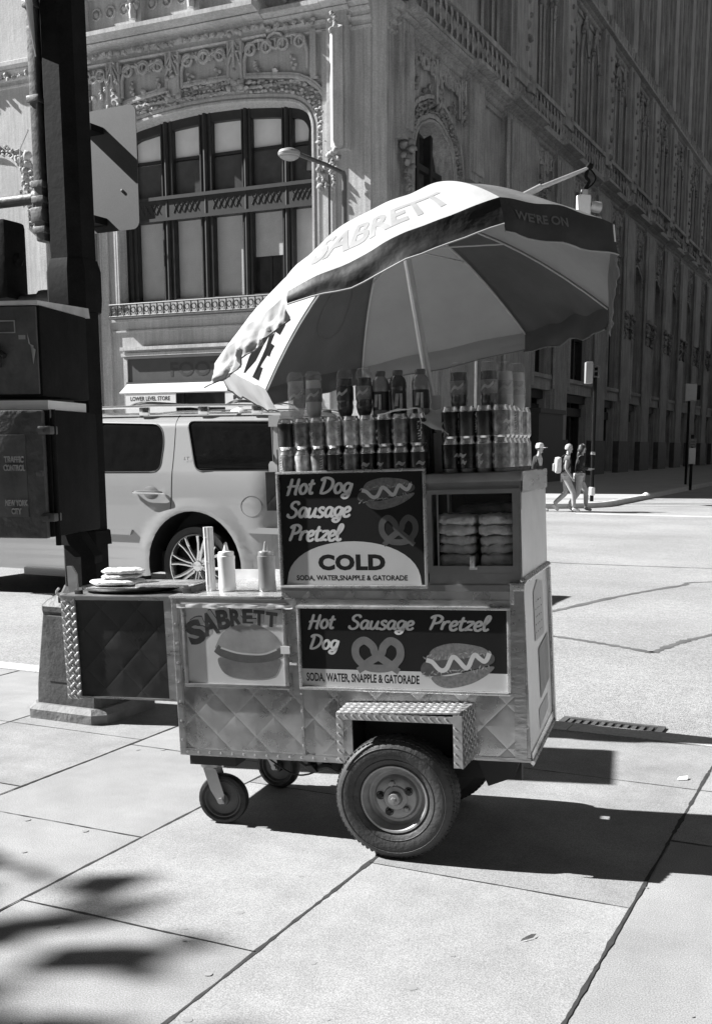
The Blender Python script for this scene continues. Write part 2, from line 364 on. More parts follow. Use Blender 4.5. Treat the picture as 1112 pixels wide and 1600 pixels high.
# small stains and scraps of chewing gum on the pavement
mb = MB()
for i in range(110):
    x, y = random.uniform(-5, 3), random.uniform(1.6, 5.6); r = random.uniform(.006, .016)
    mb.add([(x + r * cos(k) * random.uniform(.7, 1.2), y + r * sin(k) * random.uniform(.7, 1.2), .0025) for k in [j * .7 for j in range(9)]], [tuple(range(9))])
o = mb.build('sidewalk_stains', mat('gum_stain', .27, .8), smooth=0, mw=GRID); o['kind'] = 'structure'
# tar seams in the road
mb = MB()
def seam(pts, w, z=ROAD + .003):
    P = catmull([(x, y, 0) for x, y in pts], 14); vs = []
    for i, p in enumerate(P):
        t = (P[min(i + 1, len(P) - 1)] - P[max(i - 1, 0)]).normalized(); ww = w * (.5 + random.random())
        vs += [(p.x - t.y * ww, p.y + t.x * ww, z), (p.x + t.y * ww, p.y - t.x * ww, z)]
    mb.add(vs, [(2 * i, 2 * i + 1, 2 * i + 3, 2 * i + 2) for i in range(len(P) - 1)])
seam([(1.3, 10.6), (1.79, 11.1), (2.6, 12.1), (3.58, 13.1), (4.18, 13.5), (7.5, 13.6)], .035)
seam([(1.0, 9.9), (1.53, 9.49), (1.9, 9.1), (2.19, 8.73)], .035); seam([(2.19, 8.73), (2.5, 9.15), (2.93, 9.59), (5, 11.5)], .035)
seam([(2, 16), (4, 15.2), (9, 13.6)], .02)
o = mb.build('road_tar_seams', 'tar', smooth=0); o['kind'] = 'structure'
# painted crossing bars far across the street
mb = MB()
mb.box(-7.3, 16, 27.2, 27.5, ROAD + .003, ROAD + .004)
o = mb.build('road_markings', mat('road_paint', .62, .7, var=.25, scale=3), smooth=0, mw=GRID); o['kind'] = 'structure'
# far pavement round the corner building
cr = [(-9.6 + 2.1 * cos(a), 31.2 + 2.1 * sin(a)) for a in [-pi / 2 + pi / 2 * k / 8 for k in range(9)]]
sheet('far_sidewalk', [(-60, 29.1)] + cr + [(-7.5, 400), (-17, 400), (-60, 400)], .03, 'walk_far', zb=ROAD - .05)
mb = MB()
kk = [(-60, 29.1)] + cr + [(-7.5, 400)]
off = [(-60, 28.92)] + [(-9.6 + 2.28 * cos(a), 31.2 + 2.28 * sin(a)) for a in [-pi / 2 + pi / 2 * k / 8 for k in range(9)]] + [(-7.32, 400)]
n = len(kk)
mb.add([(x, y, .04) for x, y in kk] + [(x, y, .04) for x, y in off] + [(x, y, -.15) for x, y in off], [(i, i + 1, n + i + 1, n + i) for i in range(n - 1)] + [(n + i, n + i + 1, 2 * n + i + 1, 2 * n + i) for i in range(n - 1)])
o = mb.build('far_kerb', 'kerb', smooth=0, mw=GRID); o['kind'] = 'structure'
# storm drain by the near kerb
g = empty('storm_drain', GRID @ Matrix.Translation((-1.75, 5.96, ROAD)), 'iron storm drain grate set in the road beside the near granite kerb', 'drain')
mb = MB(); mb.plate([(0, 0), (.62, 0), (.62, .46), (0, .46)], [[(.04, .04), (.58, .04), (.58, .42), (.04, .42)]], 0, .012)
mb.v = [(x, z, y + .001) for x, y, z in mb.v]; mb.build('frame', 'iron_l', g, 0)
mb = MB()
for i in range(11): mb.box(.05 + i * .048, .075 + i * .048, .04, .42, .001, .009)
for j in (.16, .29): mb.box(.04, .58, j, j + .02, .0015, .0085)
mb.build('grate', 'iron_l', g, 0)
mb = MB(); mb.box(.04, .58, .04, .42, .0002, .0008); mb.build('opening', 'black', g, 0)

# unseen blocks added beyond the frame to cut sky light in the shade
def block(x0, x1, y0, y1, h, label):
    e = empty('sky_blocker', GRID @ Matrix.Translation((x0, y0, 0)), label, 'building', 'plain city blocks around the crossing')
    q = MB(); q.box(0, x1 - x0, 0, y1 - y0, -.1, h); w = q.build('wall', 'far', e, 0)
    q = MB(); q.box(-.4, x1 - x0 + .4, -.4, y1 - y0 + .4, h, h + 1); q.build('cornice', 'stone', e, 0)
    q = MB(); k = 0
    for zz in range(4, int(h) - 3, 4):
        for xx in range(2, int(x1 - x0) - 2, 4): q.box(xx, xx + 1.8, -.05, .02, zz, zz + 2.4); q.box(xx, xx + 1.8, y1 - y0 - .02, y1 - y0 + .05, zz, zz + 2.4)
    o = q.build('window_panes', 'blind_dk', e, 0); o['kind'] = 'stuff'
block(10, 60, 34, 90, 70, 'tall pale office block on the right side of the side street, outside the frame')
block(-95, -45, 36, 80, 34, 'lower office block further left along the avenue, outside the frame')
block(-60, 60, -75, -50, 32, 'long stone building behind the park trees at the back of the camera')
block(45, 85, -45, 25, 45, 'office block to the right of the camera, outside the frame')
# ------------------------------------------------------------------ corner building
K = Vector((-0.066, 38, -0.03))
BM = frame(K, B, A)
bld = empty('corner_building', BM, 'ornate pale limestone office block with carved arches, rising on the far street corner', 'building')
def RF(x, y, z): return (-y, x, z)          # facade coordinates of the side street face: x along it, y into it
def arch_pts(x0, x1, zs, zt, r, n=7):        # opening top: tight corners, nearly flat crown
    out = []
    cxl, cxr = x0 + r, x1 - r; zc = zt - .25
    for k in range(n + 1):
        a = pi - k / n * pi / 2 * .9; out.append((cxl + r * cos(a), zs + (zc - zs) * sin(a) / sin(pi / 2 * .9) * .999))
    m = 8
    L = out[-1]; R = (cxr - (L[0] - cxl) , L[1])
    for k in range(1, m): 
        t = k / m; out.append((L[0] + (R[0] - L[0]) * t, L[1] + (zt - L[1]) * (1 - (2 * t - 1) ** 2)))
    for k in range(n + 1):
        a = pi * .05 * 1 + (1 - k / n) * pi / 2 * .9 - pi * .05; out.append((cxr + r * cos(a), zs + (zc - zs) * sin(a) / sin(pi / 2 * .9) * .999))
    return out
def offset_path(P, d):
    out = []
    for i, p in enumerate(P):
        a, b = Vector(P[max(i - 1, 0)]), Vector(P[min(i + 1, len(P) - 1)]); t = (b - a).normalized(); out.append((p[0] - t.y * d, p[1] + t.x * d))
    return out
def ribbon(mb, P, d0, d1, y0, y1):            # band of rectangular section following the path
    a, b = offset_path(P, d0), offset_path(P, d1); vs = []
    for p, q in zip(a, b): vs += [(p[0], y0, p[1]), (q[0], y0, q[1]), (q[0], y1, q[1]), (p[0], y1, p[1])]
    n = len(P); fs = [(4 * i + k, 4 * i + (k + 1) % 4, 4 * i + 4 + (k + 1) % 4, 4 * i + 4 + k) for i in range(n - 1) for k in range(4)]
    fs += [(0, 1, 2, 3), (4 * n - 4, 4 * n - 3, 4 * n - 2, 4 * n - 1)]
    mb.add(vs, fs)
def roll(mb, P, d, r, y, seg=6):
    mb.tube([(p[0], y, p[1]) for p in offset_path(P, d)], r, seg)
def arc(cx, cz, r, a0, a1, n=8): return [(cx + r * cos(radians(a0 + (a1 - a0) * k / n)), cz + r * sin(radians(a0 + (a1 - a0) * k / n))) for k in range(n + 1)]
def tr(mb, P, r=.045, y=-.1, seg=5): mb.tube([(p[0], y, p[1]) for p in P], r, seg)
def foliage_band(mb, P, d, w, y, step=.17, r=.1):
    acc = 0; Q = offset_path(P, d)
    for i in range(len(Q) - 1):
        a, b = Vector(Q[i]), Vector(Q[i + 1]); L = (b - a).length; t = (b - a) / max(L, 1e-6); nrm = Vector((-t.y, t.x)); s = acc
        while s < L:
            c = a + t * s
            for k in range(3):
                e = (k - 1) * w * .36 + random.uniform(-.04, .04)
                mb.blob((c.x + nrm.x * e + random.uniform(-.05, .05), y + random.uniform(-.04, .03), c.y + nrm.y * e), r * random.uniform(.55, 1.05), (1, .8, .7), .35)
            s += step
        acc = s - L
def tracery_panel(mb, mo, x0, x1, z0, z1, y=-.14):   # cusped blind arch with rings over it
    w = x1 - x0; xm = (x0 + x1) / 2; h = z1 - z0; za = z0 + h * .50
    tr(mb, [(x0 + .06, z0), (x0 + .06, za)], .065, y); tr(mb, [(x1 - .06, z0), (x1 - .06, za)], .05, y)
    q = w / 2 - .06
    L = [(x0 + .06, za)] + arc(xm - q * .52, za + .02, q * .46, 170, 30, 6) ; R = [(2 * xm - p[0], p[1]) for p in L]
    top = arc(xm, za + q * .30, q * .30, 200, -20, 6)
    tr(mb, L + [(xm, za + q * .18)], .065, y); tr(mb, R + [(xm, za + q * .18)], .065, y); tr(mb, top, .055, y)
    zr = z0 + h * .80; n = max(2, round(w / .62))
    for i in range(n):
        cx = x0 + (i + .5) * w / n; rr = min(w / n * .42, h * .17)
        tr(mb, arc(cx, zr, rr, 0, 360, 10), .055, y - .02); tr(mb, [(cx, zr - rr), (cx - .05, zr), (cx, zr + rr)], .045, y)
        tr(mb, [(cx - w / n / 2 + .02, z1), (cx - w / n / 2 + .02, zr - rr * .3)], .045, y)
    for i in range(5):
        for s in (-1, 1): mo.blob((x0 + w * (.22 if s < 0 else .78) + random.uniform(-.12, .12), y + .03, z0 + .1 + i * .09), .08, (1, .6, 1))
    mo.blob((xm, y, z0 + .12), .12)
def canopy(mb, mo, x, z0, z1, w=.36, y=-.22, pend=True):  # crocketed niche canopy with pendant
    h = z1 - z0
    for s in (-1, 1):
        tr(mb, [(x + s * w / 2, z0), (x + s * w / 2, z1)], .05, y); tr(mb, [(x + s * w / 2, z0 + h * .45), (x, z0 + h * .85)], .045, y - .05)
        tr(mb, [(x + s * w / 2, z0 + h * .7), (x, z1)], .04, y - .03); mo.blob((x + s * w / 2, y, z0 - .06), .1, (1, 1, 1.3))
    tr(mb, [(x, z0 + h * .4), (x, z1)], .05, y - .08)
    for i in range(9): mo.blob((x + random.uniform(-w / 2, w / 2), y - random.uniform(0, .1), z0 + h * random.random()), random.uniform(.05, .1))
    mb.box(x - w / 2 - .03, x + w / 2 + .03, y, -.02, z0 + .02, z1)
def cornice(mb, x0, x1, z, prof, ends=True):   # profile: list of (projection, dz)
    vs = []; n = len(prof)
    for x in (x0, x1):
        for (p, dz) in prof: vs.append((x, -p, z + dz))
    mb.add(vs, [(i, i + 1, n + i + 1, n + i) for i in range(n - 1)] + ([tuple(range(n)), tuple(range(2 * n - 1, n - 1, -1))] if ends else []))
CORN = [(0, -.78), (.10, -.76), (.12, -.70), (.07, -.66), (.07, -.54), (.18, -.50), (.22, -.44), (.17, -.40), (.20, -.30), (.34, -.24), (.38, -.19), (.34, -.16), (.50, -.10), (.60, -.06), (.60, .08), (.30, .16), (0, .18)]
def big(k): return [(p * k * 1.25, d) for p, d in CORN]

# --- avenue face: wall sheet with the window opening and the shop opening
P0, P1, ZS, ZT = -10.85, -2.62, 6.95, 13.45
ap = arch_pts(P0, P1, 12.3, ZT, 1.05)
hole = [(P0, ZS)] + [(P0, 12.3)] + ap[1:-1] + [(P1, 12.3), (P1, ZS)]
mb = MB(); mb.plate([(-24, 0), (-.35, 0), (-.35, 48), (-24, 48)], [hole[::-1], [(-10.7, .15), (-3.0, .15), (-3.0, 4.98), (-10.7, 4.98)], [(-21.5, .15), (-14.2, .15), (-14.2, 4.7), (-21.5, 4.7)],
     [(-10.0, 18.2), (-8.3, 18.2), (-8.3, 22), (-10.0, 22)], [(-7.6, 18.2), (-5.9, 18.2), (-5.9, 22), (-7.6, 22)], [(-5.2, 18.2), (-3.6, 18.2), (-3.6, 22), (-5.2, 22)], [(-13.3, 17.3), (-12.1, 17.3), (-12.1, 22), (-13.3, 22)]], 0, .9)
wall_l = mb.build('avenue_wall', 'stone', bld, 0)
mb = MB(RF)
SB = [7.0, 11.6, 19.2, 27.3, 33.8, 40.1, 46.4, 52.7, 59.0, 65.3, 71.6, 78, 84.4, 90.8]
PW = [4.0, 4.6, 3.2] + [3.2] * 11     # pier widths
holes = []
sap = arch_pts(2.55, 6.35, 11.7, 13.2, 1.1)
holes.append(([(2.55, 5.2), (2.55, 11.7)] + sap[1:-1] + [(6.35, 11.7), (6.35, 5.2)])[::-1])
bays = []
for i in range(len(SB) - 1):
    a, b = SB[i] + PW[i], SB[i + 1]
    if i == 0: continue
    bays.append((a, b))
for a, b in bays:
    bp = arch_pts(a, b, 12.0, 13.1, min(1.0, (b - a) / 3)); holes.append(([(a, 5.0), (a, 12.0)] + bp[1:-1] + [(b, 12.0), (b, 5.0)])[::-1])
    holes.append([(a + .1, .15), (b - .1, .15), (b - .1, 4.4), (a + .1, 4.4)])
ug = []
for i in range(len(SB) - 1):
    a, b = SB[i] + PW[i] * .62, SB[i + 1] + PW[i] * .1
    if i == 0: a, b = 8.6, 14.2
    if i == 1: a, b = 15.2, 20.2
    n = 3; w = (b - a) / n
    for k in range(n): ug.append((a + k * w + w * .25, a + k * w + w * .78))
for a, b in ug:
    m_ = (a + b) / 2; holes.append([(a, 18.0), (b, 18.0), (b, 21.6), (m_ + (b - m_) * .5, 22.3), (m_, 22.8), (m_ - (b - m_) * .5, 22.3), (a, 21.6)])
uu = []
for a, b in ug[::1]:
    for zz in (25.2, 29.4, 33.6, 37.8): uu.append((a, b, zz))
for a, b, zz in uu:
    if a < 60: holes.append([(a, zz), (b, zz), (b, zz + 2.6), (a, zz + 2.6)])
holes.append([(3.4, 17.9), (4.6, 17.9), (4.6, 22.5), (3.4, 22.5)])
mb.plate([(.35, 0), (96, 0), (96, 48), (.35, 48)], holes, 0, .9)
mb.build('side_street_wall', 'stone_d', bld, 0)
# chamfered corner and the mass behind
mb = MB(); mb.add([(-.35, 0, 0), (0, .35, 0), (0, .35, 48), (-.35, 0, 48)], [(0, 1, 2, 3)])
mb.build('corner_pier', 'stone', bld, 0)
mb = MB(); mb.box(-23.9, -1.2, 1.3, 95, 0, 47.9); mb.box(-24, -.02, .02, 95.9, 47.95, 48.2)
mb.build('core', 'black', bld, 0)

# --- avenue face ornament
mb = MB(); mo = MB()
jp = [(P0, ZS - .1)] + [(P0, 12.3)] + ap[1:-1] + [(P1, 12.3), (P1, ZS - .1)]
roll(mb, jp, .06, .07, -.02); roll(mb, jp, .80, .07, -.08); ribbon(mb, jp, .16, .26, -.05, .02)
ribbon(mb, jp, .74, .92, -.12, .0)
# splayed reveal inside the opening
a_, b_ = offset_path(jp, 0), offset_path(jp, -.14)
mb.add([(p[0], .002, p[1]) for p in a_] + [(p[0], .6, p[1]) for p in b_], [(i, i + 1, len(a_) + i + 1, len(a_) + i) for i in range(len(a_) - 1)])
hood = [p for p in jp if p[1] > 11.0]
hp = [(P0, 11.0)] + [q for q in jp if q[1] >= 11.8] + [(P1, 11.0)]
foliage_band(mo, hp, .50, .42, -.06, .16, .11)
for s, x in ((-1, P0 - .5), (1, P1 + .5)):
    for k in range(14): mo.blob((x + random.uniform(-.18, .18), -.12 - random.uniform(0, .1), 10.2 + k * .06), random.uniform(.07, .13))
cornice(mb, P0 - 3.3, P0 - 1.0, 16.08, big(.75)); cornice(mb, P0 - 1.0, -4.25, 16.12, big(1.45)); cornice(mb, -4.25, -1.9, 15.98, big(.75))
cornice(mb, -24, P0 - 3.3, 15.98, big(.45)); cornice(mb, -1.15, -.35, 15.9, big(.6))
x = -23.5
while x < -2.2:          # carved bosses under the cornice
    if not -1.9 < x < -1.1:
        for k in range(3): mo.blob((x + random.uniform(-.06, .06), -.22 * (2.0 if P0 - 1 < x < -4.3 else 1) - random.uniform(0, .08), 15.52 + random.uniform(-.05, .1)), random.uniform(.06, .11))
    x += .34
for x in [P0 - .55 + i * .82 for i in range(9)]:
    for k in range(6): mo.blob((x + random.uniform(-.2, .2), -.12, 15.05 + random.uniform(-.12, .15)), random.uniform(.05, .1))
mb.box(P0 - 1.7, P1 + .3, -.10, 0, 13.78, 13.86)
# shaft with pinnacle near the corner
mb.box(-1.9, -1.15, -.30, 0, 11.4, 15.7); cornice(mb, -2.0, -1.05, 15.95, big(.95)); mb.box(-1.95, -1.1, -.5, 0, 16.0, 20)
mb.add([(-1.5, -.34, 11.3), (-1.5, -.62, 11.6), (-1.5, -.62, 15.0), (-1.5, -.34, 15.3), (-1.74, -.34, 11.5), (-1.74, -.34, 15.2), (-1.26, -.34, 11.5), (-1.26, -.34, 15.2)], [(0, 1, 4), (1, 2, 5, 4), (2, 3, 5), (0, 6, 1), (1, 6, 7, 2), (2, 7, 3)])
for k in range(26): mo.blob((-1.52 + random.uniform(-.24, .24) * (1 - k / 40), -.42 - random.uniform(0, .16), 11.3 - k * .045), random.uniform(.08, .15) * (1 - k / 45))
for k in range(10): mo.blob((-1.5 + random.uniform(-.12, .12), -.6, 15.0 + k * .06), random.uniform(.06, .11))
# pilaster strips
for x0, x1, d in ((-11.75, -11.35, .12), (-12.6, -11.9, .22), (-2.15, -1.95, .14), (-14.6, -14.25, .14), (-.62, -.40, .06), (-17.6, -17.3, .1)):
    mb.box(x0, x1, -d, 0, 0.0, 15.2)
for k in range(5): mb.box(-12.55 + k * .14, -12.49 + k * .14, -.27, -.22, .3, 15.0)
# panels of tracery between canopies
edges = [P0 - 1.7, P0 + .15, P0 + 2.75, P0 + 5.35, P1 + .25]
for i in range(4):
    z0 = 14.15; tracery_panel(mb, mo, edges[i] + .28, edges[i + 1] - .28, z0, 15.25)
    if i: canopy(mb, mo, edges[i], 13.95, 15.35, .5)
    mb.box(edges[i] + .02, edges[i] + .24, -.12, 0, z0 - .3, 15.35)
    mb.box(edges[i + 1] - .24, edges[i + 1] - .02, -.121, 0, z0 - .3, 15.35)
# parapet zone over the cornice
mb.box(P0 - 1.0, -4.3, -.62, 0, 16.22, 16.35); mb.box(P0 - 1.05, -4.25, -.78, 0, 17.45, 17.62); mb.box(P0 - 3.4, P0 - 1.05, -.5, 0, 17.3, 17.45); mb.box(-4.25, -1.9, -.5, 0, 17.3, 17.46)
mb.box(P0 - .95, -4.35, -.5, 0, 16.35, 17.45)
for i in range(4):
    x = P0 - .85 + i * 2.45
    if x > -4: break
    mb.box(x - .25, x + .25, -.72, -.5, 16.35, 17.44); canopy(mb, mo, x, 16.9, 17.5, .36, -.86)
    mb.lathe([(.0, 0), (.12, .05), (.14, .25), (.1, .4), (.13, .5), (.07, .62), (0, .68)], (x, -.84, 16.38), seg=8)
    for k in range(3):
        cx = x + .62 + k * .62
        if cx < -4.7: tr(mb, arc(cx, 16.95, .2, 0, 360, 10), .04, -.52); mo.blob((cx, -.5, 16.95), .12)
for c0 in (P0 - 2.2, -3.2):
    tr(mb, arc(c0, 16.75, .36, 0, 360, 14), .06, -.06)
    for k in range(26): mo.blob((c0 + random.uniform(-.55, .55), -.06, 16.75 + random.uniform(-.35, .35)), random.uniform(.06, .13), (1, .7, 1))
for x in (-10.15, -8.1, -7.75, -5.75, -5.35, -3.45): mb.box(x - .1, x + .1, -.2, 0, 17.6, 23)
mb.box(-13.7, -13.35, -.3, 0, 17.4, 23); mb.box(-12.0, -11.0, -.35, 0, 17.4, 23)
# left part of the face: shallow arch with hanging corbel
L0 = [(-22.5, 10), (-22.5, 11.5)] + arch_pts(-22.5, -15.2, 11.5, 13.0, 1.4)[1:-1] + [(-15.2, 11.5), (-15.2, 10)]
foliage_band(mo, L0, .3, .4, -.05, .2, .11); ribbon(mb, L0, .0, .12, -.1, 0)
for k in range(24): mo.blob((-15.0 + random.uniform(-.25, .25) * (1 - k / 30), -.3 - random.uniform(0, .15), 12.6 - k * .08), random.uniform(.1, .2) * (1 - k / 40))
mb.tube([(-15.2, -.3, 12.2), (-14.6, -.9, 12.7), (-13.9, -1.2, 13.2)], .03, 6)
# sill course, wall ledges over the shop
mb.box(-11.7, -2.4, -.10, 0, 6.28, 6.42); mb.box(-10.9, -2.9, -.16, 0, 5.22, 5.34); mb.box(-10.9, -2.9, -.10, 0, 5.0, 5.12); mb.box(-11.3, -2.9, -.06, 0, 5.9, 5.96)
mb.build('carved_mouldings', 'stone', bld, 40); mo.build('carved_foliage', 'stone_carved', bld, 60)

# --- big window: frame, transom, panes with blinds, sky reflection painted into the upper ones
wf = MB(); RELIEF = []
lo = [(-10.29, -9.13), (-8.59, -7.44), (-6.89, -5.67), (-5.25, -4.03), (-3.59, -2.66)]
mull = [P0, -10.29] + [x for a, b in zip(lo[:-1], lo[1:]) for x in (a[1], b[0])] + [-2.66, P1]
for a, b in zip(mull[::2], mull[1::2]):
    b2 = max(b, a + .1); wf.box(a, b2, .38, .66, ZS, 13.6)
    xm = (a + b2) / 2; wf.tube([(xm, .36, ZS), (xm, .36, 13.6)], .085, 8)
    if b2 - a > .3: wf.tube([(a + .06, .37, ZS), (a + .06, .37, 13.6)], .045, 6); wf.tube([(b2 - .06, .37, ZS), (b2 - .06, .37, 13.6)], .045, 6)
wf.box(P0, P1, .30, .62, 9.85, 10.72); wf.box(P0, P1, .24, .60, 10.58, 10.70); wf.box(P0, P1, .24, .60, 9.84, 9.95); wf.box(P0, P1, .34, .62, 6.94, 7.05)
ap_t = arch_pts(P0 - .1, P1 + .1, 12.3, ZT + .02, 1.1); ribbon(wf, [(P0, 11)] + [(p[0], p[1]) for p in ap_t] + [(P1, 11)], -.42, .05, .37, .64)
for a, b in lo:
    wr = MB()
    for k in range(5):
        cx = a + (k + .5) * (b - a) / 5; tr(wr, [(cx - .1, 10.1), (cx, 10.27), (cx + .1, 10.1)], .018, .298, 4); tr(wr, [(cx - .1, 10.44), (cx, 10.27), (cx + .1, 10.44)], .018, .298, 4)
    RELIEF.append(wr)
    # cusped heads on the lights
    wf.box(a, b, .50, .64, 11.93, 12.03)
wo_ = wf.build('window_frame', 'wframe', bld, 35); [w_.build('frame_relief', 'wframe2', wo_, 60) for w_ in RELIEF]
for i, (a, b) in enumerate(lo):
    z = 7.05
    p = MB().box(a - .05, b + .05, .60, .615, 7.0, 9.9).build('window_pane', 'blind' if i != 3 else 'blind_dk', bld, 0)
    if i == 3: MB().box(a - .05, b + .05, .575, .59, 8.35, 9.9).build('blind', 'blind', p, 0)
    if i == 3: MB().box((a + b) / 2 - .05, (a + b) / 2 + .05, .57, .585, 7, 8.35).build('sash_bar', 'wframe', p, 0)
    q = MB().box(a - .05, b + .05, .60, .615, 10.7, 13.5).build('window_pane', 'blind_dk' if i else 'pane_sky', bld, 0)
    MB().box(a - .05, b + .05, .575, .59, 12.0 + .05 * (i == 2), 13.45).build('blind', 'pane_sky', q, 0)  # bright panel stands for sky mirrored in the top of the pane
    if i == 3: MB().box(a, b, .56, .572, 11.2, 12.0).build('blind', 'blind_md', q, 0)
    MB().box(a, b, .55, .56, 10.75, 11.9).build('blind', 'blind_md', q, 0)
# iron balcony railing under the window
rb = MB(); rb.tube([(-11.1, -.42, 6.86), (-2.3, -.42, 6.86)], .035, 6); rb.tube([(-11.1, -.42, 6.44), (-2.3, -.42, 6.44)], .03, 6); rb.box(-11.15, -2.3, -.46, .0, 6.36, 6.41)
x = -11.05
while x < -2.35:
    tr(rb, arc(x + .14, 6.66, .10, 0, 360, 8), .028, -.42, 4); tr(rb, [(x, 6.44), (x + .03, 6.55), (x, 6.65), (x + .03, 6.78), (x, 6.86)], .03, -.42, 4)
    tr(rb, [(x - .08, 6.44), (x, 6.65), (x + .08, 6.44)], .02, -.42, 4); x += .30
rb.build('balcony_railing', 'iron_l', bld, 50)
# shop front below
sf = MB(); sf.box(-10.7, -3.0, .05, .25, 4.02, 4.95); sf.box(-10.75, -2.95, -.1, .06, 4.9, 4.98); sf.box(-10.75, -2.95, -.03, .06, 3.98, 4.05)
fas = sf.build('shop_fascia', 'sign_dk', bld, 0)
put_text(MB(), 'FOOT', -8.75, -6.45, 4.22, 4.74, .042, .02).build('lettering', 'sign_dkk', fas, 0)
aw = MB(); aw.add([(-10.7, -.05, 3.98), (-3.0, -.05, 3.98), (-3.0, -.55, 3.62), (-10.7, -.55, 3.62), (-10.7, -.03, 3.94), (-3.0, -.03, 3.94), (-3.0, -.5, 3.58), (-10.7, -.5, 3.58)], [(0, 1, 2, 3), (7, 6, 5, 4), (0, 3, 7, 4), (1, 5, 6, 2), (3, 2, 6, 7)])
aw.build('shop_awning', 'awning', bld, 0)
MB().box(-10.7, -3.0, .8, .86, .1, 4).build('shop_glass', 'blind_dk', bld, 0)
st = MB()
for x in (-10.65, -8.6, -6.75, -4.9, -3.1): st.box(x, x + .1, .5, .62, .1, 3.95)
st.box(-10.7, -3, .5, .62, 0, .5); st.build('shop_window_frame', 'wframe', bld, 0)
for x0, x1, w_, t0, t1, z0 in ((-10.42, -8.15, 'LOWER LEVEL STORE', -10.2, -8.4, 3.46), (-6.0, -3.2, 'MAGNIFI', -5.65, -4.1, 3.44)):
    s_ = MB().box(x0, x1, -.52, -.48, 2.75, 3.62 if x0 < -8 else 3.60).build('shop_sign', 'sign_w', bld, 0)
    put_text(MB(), w_, t0, t1, z0 - .14, z0 + .02, -.524, .03).build('lettering', 'ink', s_, 0)

# --- side street face ornament
mb = MB(RF); mo = MB(RF)
sj = [(2.55, 5.2), (2.55, 11.7)] + sap[1:-1] + [(6.35, 11.7), (6.35, 5.2)]
roll(mb, sj, .06, .07, -.03); ribbon(mb, sj, .15, .3, -.08, .01); ribbon(mb, sj, .78, .92, -.14, .0)
foliage_band(mo, [p for p in sj if p[1] > 10.5], .53, .42, -.07, .17, .11)
a_, b_ = sj, offset_path(sj, -.25)
mb.add([(p[0], .002, p[1]) for p in a_] + [(p[0], .75, p[1]) for p in b_], [(i, i + 1, len(a_) + i + 1, len(a_) + i) for i in range(len(a_) - 1)])
# corner shafts and hanging corbels
for s0, s1 in ((.95, 1.85), (7.3, 8.9)):
    mb.box(s0, s1, -.32, 0, 11.9, 15.6); mb.box(s0 + .15, s1 - .15, -.42, 0, 12.2, 15.2)
    for k in range(28): mo.blob(((s0 + s1) / 2 + random.uniform(-.35, .35) * (1 - k / 32), -.3 - random.uniform(-.1, .16), 11.9 - k * .075), random.uniform(.1, .2) * (1 - k / 42))
for a, b in [(2.2, 4.3), (4.5, 6.7)]: tracery_panel(mb, mo, a, b, 13.9, 15.2)
canopy(mb, mo, 4.4, 13.7, 15.3, .4); canopy(mb, mo, 2.1, 13.9, 15.3, .35); canopy(mb, mo, 6.85, 13.9, 15.3, .35)
cornice(mb, .35, .95, 15.9, big(.6)); cornice(mb, .85, 1.95, 15.92, big(1.0)); cornice(mb, 1.95, 7.2, 16.0, big(.7)); cornice(mb, 7.1, 9.1, 16.02, big(1.15)); cornice(mb, 9.1, 96, 16.0, big(.75))
for i, s0 in enumerate(SB[1:]):
    w_ = PW[i + 1]; c0, c1 = s0 + .25, s0 + w_ - .25
    cornice(mb, c0 - .1, c1 + .1, 16.06, big(1.15)); mb.box(c0, c1, -.28, 0, 9.0, 15.6); mb.box(c0 + .3, c1 - .3, -.42, 0, 9.8, 15.3)
    mb.box(c0 - .05, c1 + .05, -.2, 0, 0, 9.0) ; mb.box(c0 + .2, c1 - .2, -.34, -.2, 0, 8.3)
    for sx in (c0 + .35, c1 - .35):
        for k in range(18): mo.blob((sx + random.uniform(-.3, .3) * (1 - k / 22), -.42 - random.uniform(-.1, .14), 9.8 - k * .09), random.uniform(.1, .2) * (1 - k / 30))
    mb.tube([(c0, -.32, 4.5), (c0, -.32, 15.3)], .11, 6); mb.tube([(c1, -.32, 4.5), (c1, -.32, 15.3)], .11, 6)
    # buttress shafts rising through the upper storeys
    mb.box(c0 + .1, c1 - .6, -.35, 0, 16.2, 24.2); mb.box(c0 + .4, c1 - .9, -.5, -.35, 17, 23.6); mb.box(c0 + .5, c1 - 1.0, -.3, 0, 24, 48)
    for k in range(12): mo.blob(((c0 + c1) / 2 + random.uniform(-.5, .3), -.5, 17 + k * .5), random.uniform(.1, .2))
for a, b in bays:
    m_ = (a + b) / 2
    bp = [(a, 10.8)] + arch_pts(a, b, 12.0, 13.1, min(1.0, (b - a) / 3)) + [(b, 10.8)]
    foliage_band(mo, bp, .3, .35, -.06, .26, .14); ribbon(mb, bp, -.02, .1, -.14, 0)
    n = 2 if b - a < 4 else 3
    for k in range(n): tracery_panel(mb, mo, a + k * (b - a) / n, a + (k + 1) * (b - a) / n, 13.75, 15.2)
    for k in range(1, n): canopy(mb, mo, a + k * (b - a) / n, 13.6, 15.3, .4)
    mb.box(a - .05, b + .05, -.22, .3, 4.4, 5.05); mb.box(a - .05, b + .05, -.3, .1, 4.95, 5.15)
